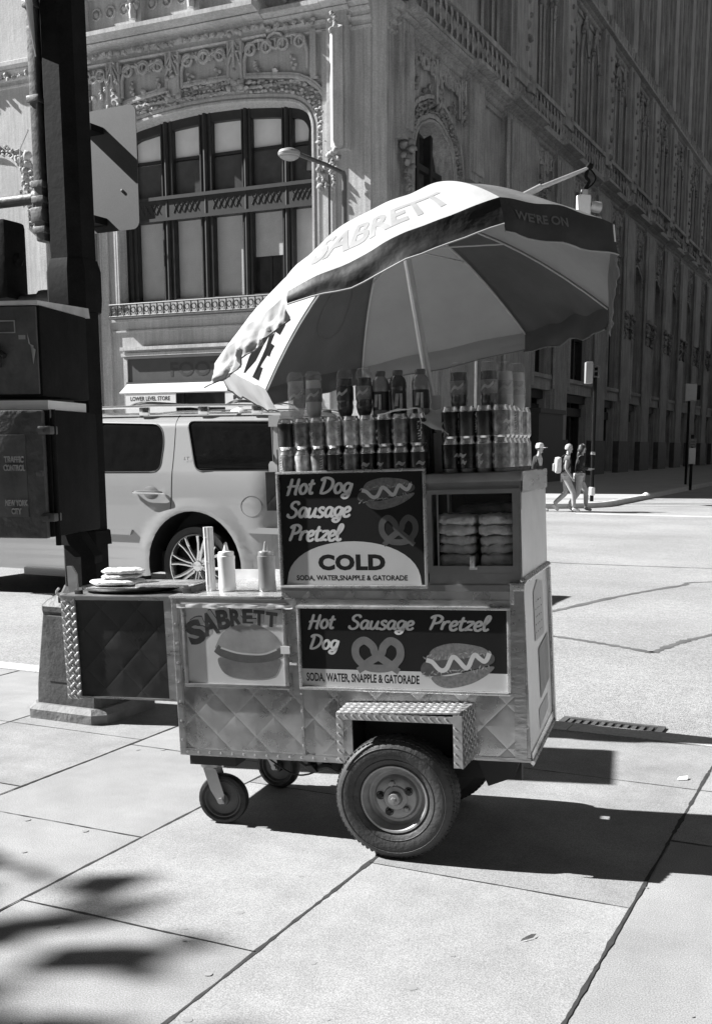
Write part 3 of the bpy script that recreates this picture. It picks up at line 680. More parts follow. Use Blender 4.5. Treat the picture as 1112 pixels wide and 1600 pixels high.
# balustrade, upper windows' hoods and string courses
mb.box(.4, 96, -.42, 0, 16.2, 16.34); mb.box(.4, 96, -.5, 0, 17.35, 17.55)
s = .7
while s < 75:
    if s < 45 or int(s / .55) % 2: tr(mb, [(s, 16.3), (s + .1, 16.6), (s, 16.85), (s + .1, 17.1), (s, 17.4)], .06, -.36, 4)
    mo.blob((s + .27, -.36, 16.85), .2, (.8, .5, 1.3)); s += .55 if s < 30 else .8
for a, b in ug:
    m_ = (a + b) / 2
    tr(mb, [(a - .12, 17.6), (a - .12, 21.6), (m_ - .25, 22.7), (m_, 23.5)], .09, -.14); tr(mb, [(b + .12, 17.6), (b + .12, 21.6), (m_ + .25, 22.7), (m_, 23.5)], .09, -.14)
    for k in range(10): mo.blob((m_ + random.choice((-1, 1)) * (b - a) * (.62 - k * .04), -.16, 21.4 + k * .22), random.uniform(.08, .16))
    mb.box(m_ - .04, m_ + .04, .2, .3, 18, 22.6)
cornice(mb, .35, 96, 24.0, big(.7)); cornice(mb, .35, 96, 40.6, big(.6))
mb.box(.4, 96, -.3, 0, 24.2, 24.9)
s = .9
while s < 60: tr(mb, [(s, 24.3), (s + .15, 24.6), (s, 24.9)], .07, -.32, 4); s += .7
for a, b in ug:
    for x_ in (a - .22, b + .16): mb.box(x_, x_ + .1, -.16, 0, 24.9, 47.5)
mb.box(3.0, 3.35, -.3, 0, 17.4, 23.5); mb.box(4.65, 5.0, -.3, 0, 17.4, 23.5)
# polished plinth
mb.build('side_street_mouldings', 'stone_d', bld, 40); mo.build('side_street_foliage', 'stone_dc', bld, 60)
pgm = mat('polished_granite', .08, .6, var=.3, scale=3)
for i, s0 in enumerate(SB[1:]):
    w_ = PW[i + 1]; MB(RF).box(s0 + .12, s0 + w_ - .12, -.38, -.02, 0, 2.0).build('plinth', pgm, bld, 0)
# panes and frames on the side street face
for a, b in [(2.55, 6.35)] + bays:
    z0 = 5.0
    p = MB(RF).box(a - .1, b + .1, .62, .64, z0, 13.2).build('window_pane', 'blind_dk', bld, 0)
    wf = MB(RF); n = 3
    for k in range(n + 1):
        x = a + k * (b - a) / n; wf.box(x - .1, x + .1, .35, .62, z0, 13.1)
    for z in (7.4, 9.7, 11.6): wf.box(a, b, .40, .62, z, z + .22)
    wf.build('sash_frame', 'wframe', p, 0)
    if a < 4:
        bl = MB(RF)
        for k in range(3): bl.box(a + .15 + k * 1.27, a + 1.1 + k * 1.27, .59, .6, 8.7 + .3 * k, 11.6)
        bl.build('blind', 'blind_md', p, 0)
for a, b in bays:
    p = MB(RF).box(a, b, .7, .72, .1, 4.4).build('shop_window', 'blind_dk', bld, 0)
    wf = MB(RF); m_ = (a + b) / 2
    for x in (a + .12, m_ - .5, m_ + .5, b - .16): wf.box(x - .07, x + .07, .4, .7, .1, 4.4)
    wf.box(a + .1, b - .1, .3, .7, 3.3, 3.75); wf.box(a + .1, b - .1, .1, .35, 4.0, 4.4); wf.box(a + .1, b - .1, .4, .7, .1, .6)
    for k in range(8): wf.box(a + .3, m_ - .6, .36, .4, 2.0 + k * .15, 2.05 + k * .15)
    wf.build('shop_window_frame', 'wframe2', p, 0)
for a, b in ug[:27]: MB(RF).box(a - .05, b + .05, .62, .64, 18, 22.9).build('window_pane', 'blind_dk', bld, 0)
for a, b in ((3.4, 4.6),): MB(RF).box(a - .05, b + .05, .3, .32, 17.9, 22.6).build('window_pane', 'blind_md', bld, 0)
mb = MB(RF)
for a, b, zz in uu:
    if a < 60: mb.box(a - .05, b + .05, .5, .52, zz, zz + 2.6)
o = mb.build('upper_window_panes', 'blind_dk', bld, 0); o['kind'] = 'stuff'
for x0, x1 in ((-10.0, -8.3), (-7.6, -5.9), (-5.2, -3.6), (-13.3, -12.1)):
    p = MB().box(x0 - .05, x1 + .05, .55, .57, 17.3, 22).build('window_pane', 'blind_dk', bld, 0)
    MB().box((x0 + x1) / 2 - .06, (x0 + x1) / 2 + .06, .4, .55, 17.3, 22).build('mullion', 'stone', p, 0)
MB().box(-21.5, -14.2, .6, .62, .1, 4.7).build('shop_window', 'blind_dk', bld, 0)
# projecting entrance hood far down the side street
kb = MB(RF); kb.box(12.0, 15.8, -1.9, 0, 0, 3.1); kb.box(11.9, 15.9, -2.0, 0, 3.1, 3.3)
kb.build('entrance_kiosk', 'sign_dkk', bld, 0)
# ------------------------------------------------------------------ cast-iron pole with its base, pipes and plates
PX = Vector((-1.735, 6.33, 0)); PM = frame(PX, B, A)
pol = empty('street_pole', PM, 'thick dark octagonal cast-iron street pole rising from a heavy tapered pedestal behind the cart', 'pole')
def octa(a, n=8, c=.3): return [(a * x, a * y) for x, y in ((-1, -1 + c), (-1 + c, -1), (1 - c, -1), (1, -1 + c), (1, 1 - c), (1 - c, 1), (-1 + c, 1), (-1, 1 - c))]
def loft(mb, secs):
    vs = []; n = 8
    for a, z, c in secs: vs += [(x, y, z) for x, y in octa(a, c=c)]
    fs = [(i * n + k, i * n + (k + 1) % n, (i + 1) * n + (k + 1) % n, (i + 1) * n + k) for i in range(len(secs) - 1) for k in range(n)]
    mb.add(vs, fs + [tuple(range(n))[::-1], tuple((len(secs) - 1) * n + k for k in range(n))])
mb = MB(); loft(mb, [(.115, .6, .5), (.113, 2.35, .5), (.108, 5.2, .5)]); loft(mb, [(.135, 1.0, .5), (.13, 1.08, .5)]); loft(mb, [(.13, 2.30, .5), (.135, 2.36, .5), (.135, 2.52, .5), (.118, 2.58, .5)])
mb.build('shaft', 'iron', pol, 20)
mb = MB(); loft(mb, [(.285, .0, .22), (.285, .055, .22), (.255, .085, .22)]); plinth = mb.build('plinth', mat('plinth_paint', .17, .7, var=.3, scale=6, bump=.3), pol, 20)
mb = MB(); loft(mb, [(.232, .082, .12), (.228, .2, .12), (.196, .60, .15), (.205, .62, .2), (.205, .65, .2), (.18, .68, .2), (.13, .72, .4), (.12, .76, .5)])
mb.box(-.12, .12, -.232, -.2, .22, .6); mb.build('pedestal', 'iron_base', pol, 20)
mb = MB()
mb.rbox(-.165, -.105, -.105, -.02, 2.68, 5.2, .012)
for z in (2.74, 2.90, 2.98, 3.42, 3.9): mb.rbox(-.175, -.09, -.118, .01, z - .018, z + .018, .006)
mb.rbox(-.185, -.10, -.12, .0, 2.78, 2.86, .01)
mb.tube(catmull([(-.19, -.05, 3.0), (-.21, -.06, 2.9), (-.205, -.06, 2.78), (-.17, -.05, 2.70)], 4), .008, 6)
mb.build('lit_facet_strip', 'iron_l', pol, 40)  # paler strip standing in for the shaft's sunlit left facet
for z in (2.93, 2.385):
    mb = MB(); mb.tube([(-.16, -.02, z), (-1.25, -.02, z)], .032, 12); mb.tube([(-.13, -.02, z), (-.22, -.02, z)], .05, 12); mb.build('bracket_arm', 'iron_l', pol, 40)
# traffic signal at the left edge, hung between the arms
sg = empty('traffic_signal', PM @ Matrix.Translation((-.53, -.05, 2.60)), 'dark three-lamp traffic signal housing held between two pipes at the left edge', 'traffic signal')
mb = MB(); mb.rbox(-.17, .17, -.09, .09, -.22, .22, .035); mb.build('housing', 'iron', sg, 30)
for z in (-.14, 0, .14):
    mb = MB(); mb.lathe([(.06, .0), (.062, .12), (.058, .12), (.056, .0)], (-.02, .08, z), (0, 1, 0), 16); mb.build('visor', 'iron', sg, 40)
mb = MB(); mb.blob((.175, 0, 0), .035, (1, 1, 1.3), 0); mb.build('hinge', 'iron', sg)
# sign plates fixed to the pole
sp = empty('road_sign', PM @ Matrix.Translation((.03, .30, 3.12)) @ Matrix.Rotation(radians(-3), 4, 'Z'), 'blank aluminium back of a rounded road sign behind the dark pole', 'sign')
mb = MB(); mb.plate(rounded(-.36, .215, -.335, .335, .045), [], -.002, .002); mb.build('plate', 'signback', sp, 0)
mb = MB()
for x, z in ((-.18, .2), (-.18, -.02), (-.18, -.2), (-.13, .26), (.1, -.12)): mb.lathe([(0, -.012), (.009, -.01), (.009, 0)], (x, 0, z), (0, 1, 0), 8)
mb.build('bolts', 'iron_l', sp)
MB().box(-.14, -.02, -.11, -.003, .2, .235).build('bracket', 'iron', sp, 0)
MB().box(-.14, -.02, -.11, -.003, -.30, -.26).build('bracket', 'iron', sp, 0)
s2 = empty('street_sign', PM @ Matrix.Translation((-.055, -.20, 3.63)) @ Matrix.Rotation(radians(-62), 4, 'Z'), 'narrow white sign seen nearly edge-on at the top of the dark pole', 'sign')
mb = MB(); mb.plate([(-.07, .6), (-.11, .0), (-.02, .10), (.10, .32), (.11, .6)], [], -.003, .003); mb.build('plate', 'white_p', s2, 0)
mb = MB()
for z in (.2, .35): mb.lathe([(0, -.01), (.008, -.008), (.008, 0)], (0, 0, z), (0, 1, 0), 8)
mb.build('bolts', 'iron_l', s2)

# ------------------------------------------------------------------ two traffic control boxes on the pole
def cbox(name, x1, y0, z0, z1, w, d, label, lid, yaw=9):
    m = Matrix.Translation((x1, y0, z0)) @ Matrix.Rotation(radians(-yaw), 4, 'Z')
    e = empty(name, m, label, 'control box', 'traffic control boxes on the pole')
    h = z1 - z0
    mb = MB(); mb.rbox(-w, 0, .012, d, 0, h, .012); mb.build('cabinet', 'iron', e, 30)
    return e, w, h
e, w, h = cbox('control_box', -1.665, 5.42, 1.80, 2.235, .50, .55, 'plain dark control cabinet with a pale sloping lid, upper of the two', True)
mb = MB(); mb.add([(-w - .02, -.03, h - .005), (.012, -.03, h - .005), (.012, .57, h - .005), (-w - .02, .57, h - .005), (-w - .02, -.035, h + .012), (.014, -.035, h + .012), (.01, .56, h + .045), (-w - .02, .56, h + .045)], [(0, 3, 2, 1), (4, 5, 6, 7), (0, 1, 5, 4), (1, 2, 6, 5), (2, 3, 7, 6), (3, 0, 4, 7)])
mb.build('lid', mat('lid_paint', .45, .5, var=.2), e, 0)
mb = MB(); mb.rbox(-w + .01, -.012, -.004, .012, .01, h - .01, .006); dr = mb.build('door', 'iron_l', e, 20)
mb = MB(); mb.plate([(-.22, .30), (-.12, .30), (-.12, .36), (-.22, .36)], [[(-.215, .305), (-.125, .305), (-.125, .355), (-.215, .355)]], -.008, -.003); mb.box(-.105, -.07, -.006, -.003, .27, .29); mb.build('nameplate', 'alu', dr, 0)
mb = MB(); mb.tube([(-.21, -.012, .25), (-.205, -.02, .21), (-.20, -.018, .17), (-.21, -.012, .14)], .011, 8); mb.tube([(-.20, -.012, .21), (-.175, -.02, .19)], .014, 8); mb.build('handle', 'black', dr)
mb = MB(); mb.add([(-.06, -.006, .30), (-.045, -.006, .24), (-.02, -.006, .22), (-.035, -.006, .15), (-.03, -.006, .24), (-.055, -.006, .25)], [(0, 1, 2, 3, 4, 5)]); mb.build('torn_sticker', 'paper_g', dr, 0)
e, w, h = cbox('control_box', -1.63, 5.36, 1.115, 1.735, .52, .58, 'dark control cabinet with raised TRAFFIC CONTROL NEW YORK CITY lettering, lower of the two', True)
mb = MB(); mb.rbox(-w - .01, -.012, -.03, .012, -.005, h - .005, .014)
dr = mb.build('door', mat('embossed_door', .075, .4, var=.45, scale=7, bump=.7, bscale=14), e, 25)
mb = MB(); mb.rbox(-w + .08, -.10, -.036, -.028, .10, .50, .006); mb.build('raised_panel', M['iron_l'], dr, 25)
for txt, x0, x1, z in (('TRAFFIC', -.21, -.11, .365), ('CONTROL', -.215, -.105, .325), ('NEW YORK', -.215, -.10, .155), ('CITY', -.185, -.135, .115)):
    vs, fs = letters(txt, .03, 0, .15)
    q = MB(); q.add([(x0 + a * (x1 - x0), -.042 - c * .03, z + b * .03) for a, b, c in vs], fs); q.build('raised_lettering', M['galv'], dr, 0)
for z in (.10, .52):
    mb = MB(); mb.rbox(-.035, .03, -.035, .05, z - .02, z + .02, .006); mb.box(-.04, .0, -.045, -.03, z - .008, z + .008); mb.build('hinge', 'iron_l', e, 25)
mb = MB(); mb.rbox(-.05, -.015, -.045, -.03, .30, .325, .004); mb.build('latch', 'iron_l', e, 25)
mb = MB(); mb.tube([(.02, .02, -.04), (.02, .02, h + .0)], .014, 8); mb.build('hinge_rod', 'iron', e)
MB().box(-w + .02, -.02, .06, .5, h + .0, h + .045).build('packing_plate', 'white_p', e, 0)
mb = MB(); mb.prism([(-.08, -.002), (.0, -.002), (.08, -.12), (.08, -.16), (.05, -.16), (-.06, -.06)], .3, .40); mb.build('bracket', 'iron', e, 0)

# ------------------------------------------------------------------ the estate car in the road
CM = frame(Vector((-1.974, 11.3, ROAD)), B, A)
car = empty('parked_car', CM, 'silver sport utility car with roof rails and big chrome wheels in the street', 'car')
CW = 2.0
def yside(z, x=0):      # inset of the near flank at height z
    if z > 1.40: y = .03 + (z - 1.40) * .30 + max(0, z - 1.86) ** 2 * 5.0
    elif z > 1.12: t = (z - 1.12) / .28; y = .005 + .025 * t * t
    else: y = .012 * ((z - 1.0) / .6) ** 2
    if x > .70: y += (x - .70) ** 2 * .9 + max(0, x - .95) ** 2 * 6
    d = math.hypot(x, z - .43)
    if .50 < d < .72 and z > .3: y -= .022 * sin((d - .50) / .22 * pi) ** 2
    return y
def cut(mb_vs, mb_fs, lv):
    b = bmesh.new(); vv = [b.verts.new(v) for v in mb_vs]
    for f in mb_fs:
        try: b.faces.new([vv[i] for i in f])
        except ValueError: pass
    bmesh.ops.remove_doubles(b, verts=b.verts, dist=1e-5)
    for ax, pos in lv:
        n = [0, 0, 0]; n[ax] = 1; c = [0, 0, 0]; c[ax] = pos
        bmesh.ops.bisect_plane(b, geom=b.verts[:] + b.edges[:] + b.faces[:], plane_co=c, plane_no=n, dist=1e-5)
    b.verts.index_update(); r = ([v.co.copy() for v in b.verts], [[v.index for v in f.verts] for f in b.faces]); b.free(); return r
arch_r = arc(0, .43, .575, -12, 192, 22)
arch_f = arc(-3.35, .43, .575, -12, 192, 22)
outl = [(1.06, .42), (1.08, .80), (1.05, 1.2), (1.02, 1.42), (.955, 1.80), (.93, 1.94), (.86, 2.0), (-1.7, 2.0), (-2.05, 1.90), (-2.75, 1.42), (-4.1, 1.33), (-4.35, 1.2), (-4.42, .9), (-4.4, .42)]
bottom = [(-3.95, .40)] + [p for p in arch_f[::-1]] + [(-2.75, .30), (-.63, .30)] + [p for p in arch_r[::-1]] + [(.62, .40)]
outline = outl + bottom
wr_ = roundpoly([(-.17, 1.925), (.835, 1.915), (.925, 1.425), (.02, 1.41)], [.07, .05, .04, .09])
wd = roundpoly([(-1.32, 1.92), (-.48, 1.90), (-.425, 1.70), (-.425, 1.42), (-.52, 1.40), (-1.36, 1.39)], [.05, .13, .06, .08, .05, .05])
wfw = roundpoly([(-2.0, 1.84), (-1.44, 1.91), (-1.46, 1.39), (-2.6, 1.40)], .06)
vs, fs = fill(outline, [wr_, wd, wfw], 0)
V, Fc = cut([(v.x, 0, v.y) for v in vs], fs, [(2, z) for z in [.35 + .06 * i for i in range(28)]] + [(0, x) for x in [-3.6, -3.2] + [-.7 + .07 * i for i in range(26)]])
seen = set()
body = MB(); body.add([(v[0], yside(v[2], v[0]), v[2]) for v in V], Fc)
body.add([(v[0], CW - yside(v[2], v[0]), v[2]) for v in V], Fc)
top = [p for p in outl]
for a, b in zip(top[:-1], top[1:]):
    if abs(a[0] - b[0]) > 2: seg = [(a[0] + (b[0] - a[0]) * k / 12, a[1] + (b[1] - a[1]) * k / 12) for k in range(13)]
    else: seg = [a, b]
    for p, q in zip(seg[:-1], seg[1:]):
        n = 8; vv = []
        for (x, z) in (p, q):
            y0 = yside(z, x); crown = .045 if z > 1.9 else 0
            for k in range(n + 1): t = k / n; vv.append((x + (0 if x < .9 else .06 * sin(pi * t)), y0 + (CW - 2 * y0) * t, z + crown * sin(pi * t) ** .6))
        if p[0] > .90 and q[0] > .90 and p[1] > 1.30 and p[1] < 1.9: continue
        body.add(vv, [(k, k + 1, n + 2 + k, n + 1 + k) for k in range(n)])
bo = body.build('body', 'car', car, 50)
# flanges round the windows
for wn, loop in (('window_seal', wr_), ('window_seal', wd), ('window_seal', wfw)):
    q = MB(); q.tube([(x, yside(z, x) + .004, z) for x, z in loop], .010, 6, closed=True); q.build(wn, 'cardark', car, 60)
for nm, loop, ins in (('rear_side_window', wr_, .012), ('rear_door_window', wd, .018), ('front_door_window', wfw, .018)):
    vs, fs = fill(loop, [], 0); V2, F2 = cut([(v.x, 0, v.y) for v in vs], fs, [(2, 1.4 + .06 * i) for i in range(10)])
    q = MB(); q.add([(v[0], yside(v[2], v[0]) + ins, v[2]) for v in V2], F2); q.build(nm, 'carglass', car, 60); q = MB(); q.add([(v[0], CW - yside(v[2], v[0]) - ins, v[2]) for v in V2], F2)
    q.build(nm, 'carglass', car, 60)
q = MB(); q.add([(.97, .2, 1.36), (.97, CW - .2, 1.36), (.90, CW - .3, 1.88), (.90, .3, 1.88)], [(0, 1, 2, 3)]); q.build('tailgate_window', 'carglass', car, 0)
q = MB(); q.box(.90, .99, .12, .20, 1.3, 1.9); q.box(.90, .99, CW - .2, CW - .12, 1.3, 1.9); q.box(.86, .99, .1, CW - .1, 1.86, 1.97); q.rbox(.95, 1.10, .12, CW - .12, .42, .72, .03); q.build('tailgate_frame', 'car', car, 30)
q = MB(); q.rbox(.93, 1.045, .085, .20, .95, 1.32, .02); q.build('tail_lamp', 'gat2', car, 30)
# seams, handle, strip, sill, arch liner
def sidepath(P, off=-.001): return [(x, yside(z, x) + off, z) for x, z in P]
q = MB()
q.tube(sidepath(catmull([(-.33, 1.99), (-.30, 1.8), (-.275, 1.5), (-.27, 1.25), (-.30, 1.0), (-.42, .88), (-.56, .70), (-.62, .50), (-.63, .36)], 5)[0:] and [(p[0], p[1]) for p in catmull([(-.33, 1.99, 0), (-.30, 1.8, 0), (-.275, 1.5, 0), (-.27, 1.25, 0), (-.275, 1.02, 0)], 5)], .0), .004, 5)
q.tube(sidepath([(-1.42, 1.95), (-1.42, 1.4), (-1.40, .8), (-1.40, .36)], 0), .004, 5)
q.tube(sidepath([(-1.4, .365), (-.66, .365)], 0), .004, 5)
q.build('panel_gaps', 'cardark', car)
q = MB(); q.tube(sidepath([(.70 + .12 * cos(a), 1.07 + .105 * sin(a)) for a in [i * .3 for i in range(21)]], 0), .003, 5, closed=True); q.build('fuel_flap_gap', M['cm'], car)
q = MB(); q.tube(catmull([(-.74, -.01, 1.185), (-.70, -.045, 1.19), (-.55, -.05, 1.19), (-.40, -.045, 1.19), (-.36, -.01, 1.185)], 4), .018, 8); q.build('door_handle', 'carchrome', car)
q = MB(); q.lathe([(.0, .010), (.08, .009), (.095, .004)], (-.53, .010, 1.18), (0, -1, 0), 20); q.v = [(x, y, 1.2 + (z - 1.2) * .75) for x, y, z in q.v]; q.build('handle_recess', M['cm'], car)
q = MB(); q.prism([(-1.38, .735), (-.80, .735), (-.775, .79), (-1.38, .79)], -.022, .01); q.prism([(.66, .80), (.80, .86), (1.02, .86), (1.02, .80)], -.02, .02); q.build('side_moulding', 'car', car, 0)
q = MB(); q.rbox(-2.3, -.70, -.03, .2, .24, .33, .02); q.build('running_board', 'cardark', car, 30)
put_text(MB(), 'LT', -.135, -.06, 1.525, 1.56, .055, .02, .3).build('badge', 'carchrome', car, 0)
for yy in (.24, CW - .24):
    q = MB(); P = catmull([(-1.75, yy, 2.02), (-1.6, yy, 2.07), (-.8, yy, 2.085), (0, yy, 2.085), (.7, yy, 2.07), (.86, yy, 2.02)], 5); q.tube(P, .016, 8)
    for x in (-1.5, -.75, .0, .65): q.rbox(x - .06, x + .06, yy - .018, yy + .018, 1.99, 2.075, .01)
    q.build('roof_rail', 'carchrome', car, 40)
for x in (-.95, .28): q = MB(); q.tube(catmull([(x, .24, 2.08), (x, .45, 2.13), (x, 1, 2.14), (x, CW - .45, 2.13), (x, CW - .24, 2.08)], 5), .018, 8); q.build('cross_bar', 'carchrome', car, 40)
q = MB(); q.lathe([(.11, 0), (.09, .03), (.03, .055), (.012, .06), (.01, .12), (0, .125)], (-.05, 1.0, 2.03), seg=16); q.build('aerial', 'white_p', car)
q = MB(); q.box(-4.2, .98, .25, CW - .25, .32, .55); q.build('underbody', 'black', car, 0)
for cx in (0, -3.35):
    for yy in (0, 1):
        q = MB(); P = arc(cx, .43, .60, -10, 190, 14); vv = []
        for (x, z) in P: vv += [(x, .025 if not yy else CW - .025, z), (x, .42 if not yy else CW - .42, z)]
        q.add(vv, [(2 * i, 2 * i + 1, 2 * i + 3, 2 * i + 2) for i in range(len(P) - 1)]); q.box(cx - .6, cx + .6, .40 if not yy else CW - .42, .42 if not yy else CW - .40, .34, 1.0); q.build('wheel_arch', 'black', car, 40)
def carwheel(x, y, s, first):
    e = empty('wheel', None); e.parent = car; e.location = (x, y, .43); e.rotation_euler = (0, .2, 0 if s < 0 else pi); TREE.setdefault(car.name, []).append(e)
    q = MB(); q.lathe([(.33, -.10), (.41, -.12), (.43, -.09), (.432, .09), (.41, .12), (.33, .13)], ax=(0, 1, 0), seg=44); q.build('tyre', 'rubber', e, 40)
    q = MB(); q.lathe([(.335, -.12), (.322, -.125), (.315, -.105), (.30, -.07), (.30, .1)], ax=(0, 1, 0), seg=44)
    for k in range(8):
        a = k * pi / 4; c, s_ = cos(a), sin(a)
        for d in (-.032, .032):
            P = [(c * r + -s_ * dd, yy, s_ * r + c * dd) for r, dd, yy in ((.05, d * .5, -.075), (.15, d * .55, -.085), (.24, d * .9, -.10), (.315, d * 1.6, -.108))]; q.tube(P, [.022, .020, .017, .016], 6)
    q.lathe([(0, -.11), (.05, -.108), (.06, -.09), (.09, -.08), (.09, -.05)], ax=(0, 1, 0), seg=24)
    for k in range(6): a = k * pi / 3; q.cyl((cos(a) * .072, -.10, sin(a) * .072), (cos(a) * .072, -.07, sin(a) * .072), .011, seg=8)
    q.build('rim', 'carchrome', e, 50)
    q = MB(); q.lathe([(0, .0), (.19, .0), (.19, .03), (0, .03)], ax=(0, 1, 0), seg=28); q.build('brake_disc', 'cardark', e)
    return e
carwheel(0, .155, -1, 1); carwheel(-3.35, .155, -1, 0); carwheel(0, CW - .155, 1, 0); carwheel(-3.35, CW - .155, 1, 0)

# ------------------------------------------------------------------ street lamp, signals and sign posts far off
FM = Matrix.Translation((-1.18, 34, 0))
lp = empty('street_lamp', FM, 'slender street lamp with a round pale head on a short arm before the stone corner', 'street lamp')
q = MB(); q.tube([(0, 0, .03), (0, 0, 9.5), (-.05, 0, 9.63)], [.09, .075, .07], 10); q.build('post', mat('lamp_post_grey', .12, .5), lp)
q = MB(); q.tube([(0, 0, 9.58), (-.55, 0, 9.83), (-1.30, 0, 10.1)], [.06, .06, .07], 8); q.build('arm', M['iron_l'], lp)
q = MB(); q.lathe([(0, -.13), (.22, -.12), (.32, -.07), (.34, 0), (.3, .07), (.17, .12), (0, .13)], (-1.62, 0, 10.14), seg=24); hd = q.build('lamp_head', 'lampgl', lp)
q = MB(); q.lathe([(0, -.20), (.17, -.18), (.27, -.12), (.28, -.08)], (-1.62, 0, 10.14), seg=24); q.build('lens', 'lampgl', hd)
sm = empty('signal_mast', Matrix.Translation((2.85, 34, 0)), 'pale tapering signal arm reaching out beyond the umbrella on the right', 'signal mast')
q = MB(); q.tube([(0, 0, .03), (0, 0, 8.45)], .10, 10); q.build('post', 'iron_l', sm)
q = MB(); q.tube([(0, 0, 8.42), (1.4, 0, 9.03), (3.22, 0, 9.74)], [.085, .075, .055], 10); q.tube([(1.1, 0, 8.86), (1.8, 0, 9.2)], .10, 10); q.tube([(0, .03, 7.9), (1.2, .0, 8.75)], .04, 8); q.build('arm', 'galv', sm)
q = MB(); q.blob((3.22, 0, 9.78), .12, jit=.1); q.tube(catmull([(3.2, 0, 9.75), (3.12, 0, 9.5), (3.22, 0, 9.35), (3.1, 0, 9.15), (3.0, 0, 8.98)], 4), .05, 6); q.tube(catmull([(3.2, 0, 9.75), (3.4, 0, 9.5), (3.35, 0, 9.3), (3.1, 0, 9.1)], 4), .025, 6); q.build('cable', 'iron', sm)
sh = empty('traffic_light', Matrix.Translation((5.92, 34, 8.35)) @ Matrix.Rotation(radians(20), 4, 'Z'), 'pale traffic signal head hanging under the tip of the signal arm', 'traffic signal')
q = MB(); q.rbox(-.19, .19, -.13, .13, -.75, .62, .05); q.build('housing', 'white_p', sh, 30)
q = MB(); q.rbox(-.07, .12, -.07, .07, .6, .78, .03); q.build('hanger', 'galv', sh, 30)
for z in (.33, -.08, -.5):
    q = MB(); q.lathe([(.15, 0), (.165, .36), (.15, .36), (.13, .0)], (.19, 0, z), (1, 0, -.08), 18); v_ = q.build('visor', 'galv', sh)
    q = MB(); q.lathe([(0, .02), (.13, .015)], (.19, 0, z), (1, 0, -.08), 18); q.build('lens', 'iron', sh)
def post(name, loc, h, label, cat):
    e = empty(name, Matrix.Translation(loc), label, cat); q = MB(); q.tube([(0, 0, 0), (0, 0, h)], .055, 8); q.build('post', 'iron', e); return e
e = post('pedestrian_signal', (5.98, 31.6, ROAD), 3.9, 'thin dark post carrying a pale boxy pedestrian signal beside the walking women', 'pedestrian signal')
q = MB(); q.rbox(-.30, -.09, -.14, .1, 3.45, 4.05, .03); hh = q.build('signal_box', 'lampgl', e, 30)
q = MB(); q.plate([(-.085, 3.62), (.10, 3.62), (.10, 3.96), (-.085, 3.96)], [[(-.05, 3.66), (.05, 3.66), (.05, 3.77), (-.05, 3.77)], [(-.05, 3.81), (.05, 3.81), (.05, 3.92), (-.05, 3.92)]], -.1, .0); q.build('bracket', 'iron_l', e, 0)
q = MB(); q.lathe([(.075, .3), (.09, .32), (.09, .52), (.075, .54)], seg=12); q.build('collar', 'white_p', e); q = MB(); q.blob((0, 0, 1.5), .08, jit=.1); q.build('push_button', 'galv', e)
e = post('signal_post', (12.7, 46.3, .03), 3.9, 'far dark post with a pale square signal box near its top, right edge', 'signal post')
q = MB(); q.rbox(-.22, .26, -.2, .2, 3.45, 4.15, .03); q.build('signal_box', 'lampgl', e, 20)
q = MB(); q.rbox(.26, .42, -.15, .15, 3.5, 4.1, .03); q.build('signal_lens', 'iron', e, 20)
e = post('parking_sign', (11.15, 40.0, .03), 2.0, 'small pale parking sign on a thin dark post along the far kerb', 'sign')
q = MB(); q.box(-.12, .12, -.08, -.06, .95, 1.52); q.build('plate', 'lampgl', e, 0)
q = MB(); q.box(-.12, .12, -.08, -.06, 1.56, 1.85); q.build('plate', 'signback', e, 0)
q = MB(); q.box(-.08, .08, -.085, -.081, 1.62, 1.66); q.box(-.08, .08, -.085, -.081, 1.72, 1.76); q.build('sign_marks', 'ink', e, 0)
q = MB(); q.lathe([(0, .10), (.05, .09), (.12, .04), (.14, 0)], (5.9 + 2.6, 35.6, .03), seg=10); tag(q.build('litter_mound', 'paper', None, 0), 'small pale crumpled bag lying on the shaded far pavement', 'litter')

# ------------------------------------------------------------------ people
def skinmesh(name, m, verts, edges, rad, parent=None, sub=1, root=0):
    me = bpy.data.meshes.new('tmp'); me.from_pydata([tuple(v) for v in verts], edges, []); o = bpy.data.objects.new('tmp', me); COL.objects.link(o)
    sk = o.modifiers.new('s', 'SKIN'); sk.use_smooth_shade = True
    for i, r in enumerate(rad):
        d = me.skin_vertices[0].data[i]; d.radius = (r, r) if not hasattr(r, '__len__') else r; d.use_root = (i == root)
    sb = o.modifiers.new('u', 'SUBSURF'); sb.levels = sub; sb.render_levels = sub
    dg = bpy.context.evaluated_depsgraph_get(); nm = bpy.data.meshes.new_from_object(o.evaluated_get(dg)); nm.name = name
    bpy.data.objects.remove(o); bpy.data.meshes.remove(me)
    nm.materials.clear(); nm.materials.append(M[m]); nm.polygons.foreach_set('use_smooth', [True] * len(nm.polygons))
    r = bpy.data.objects.new(name, nm); COL.objects.link(r)
    if parent is not None: r.parent = parent; TREE.setdefault(parent.name, []).append(r)
    return r
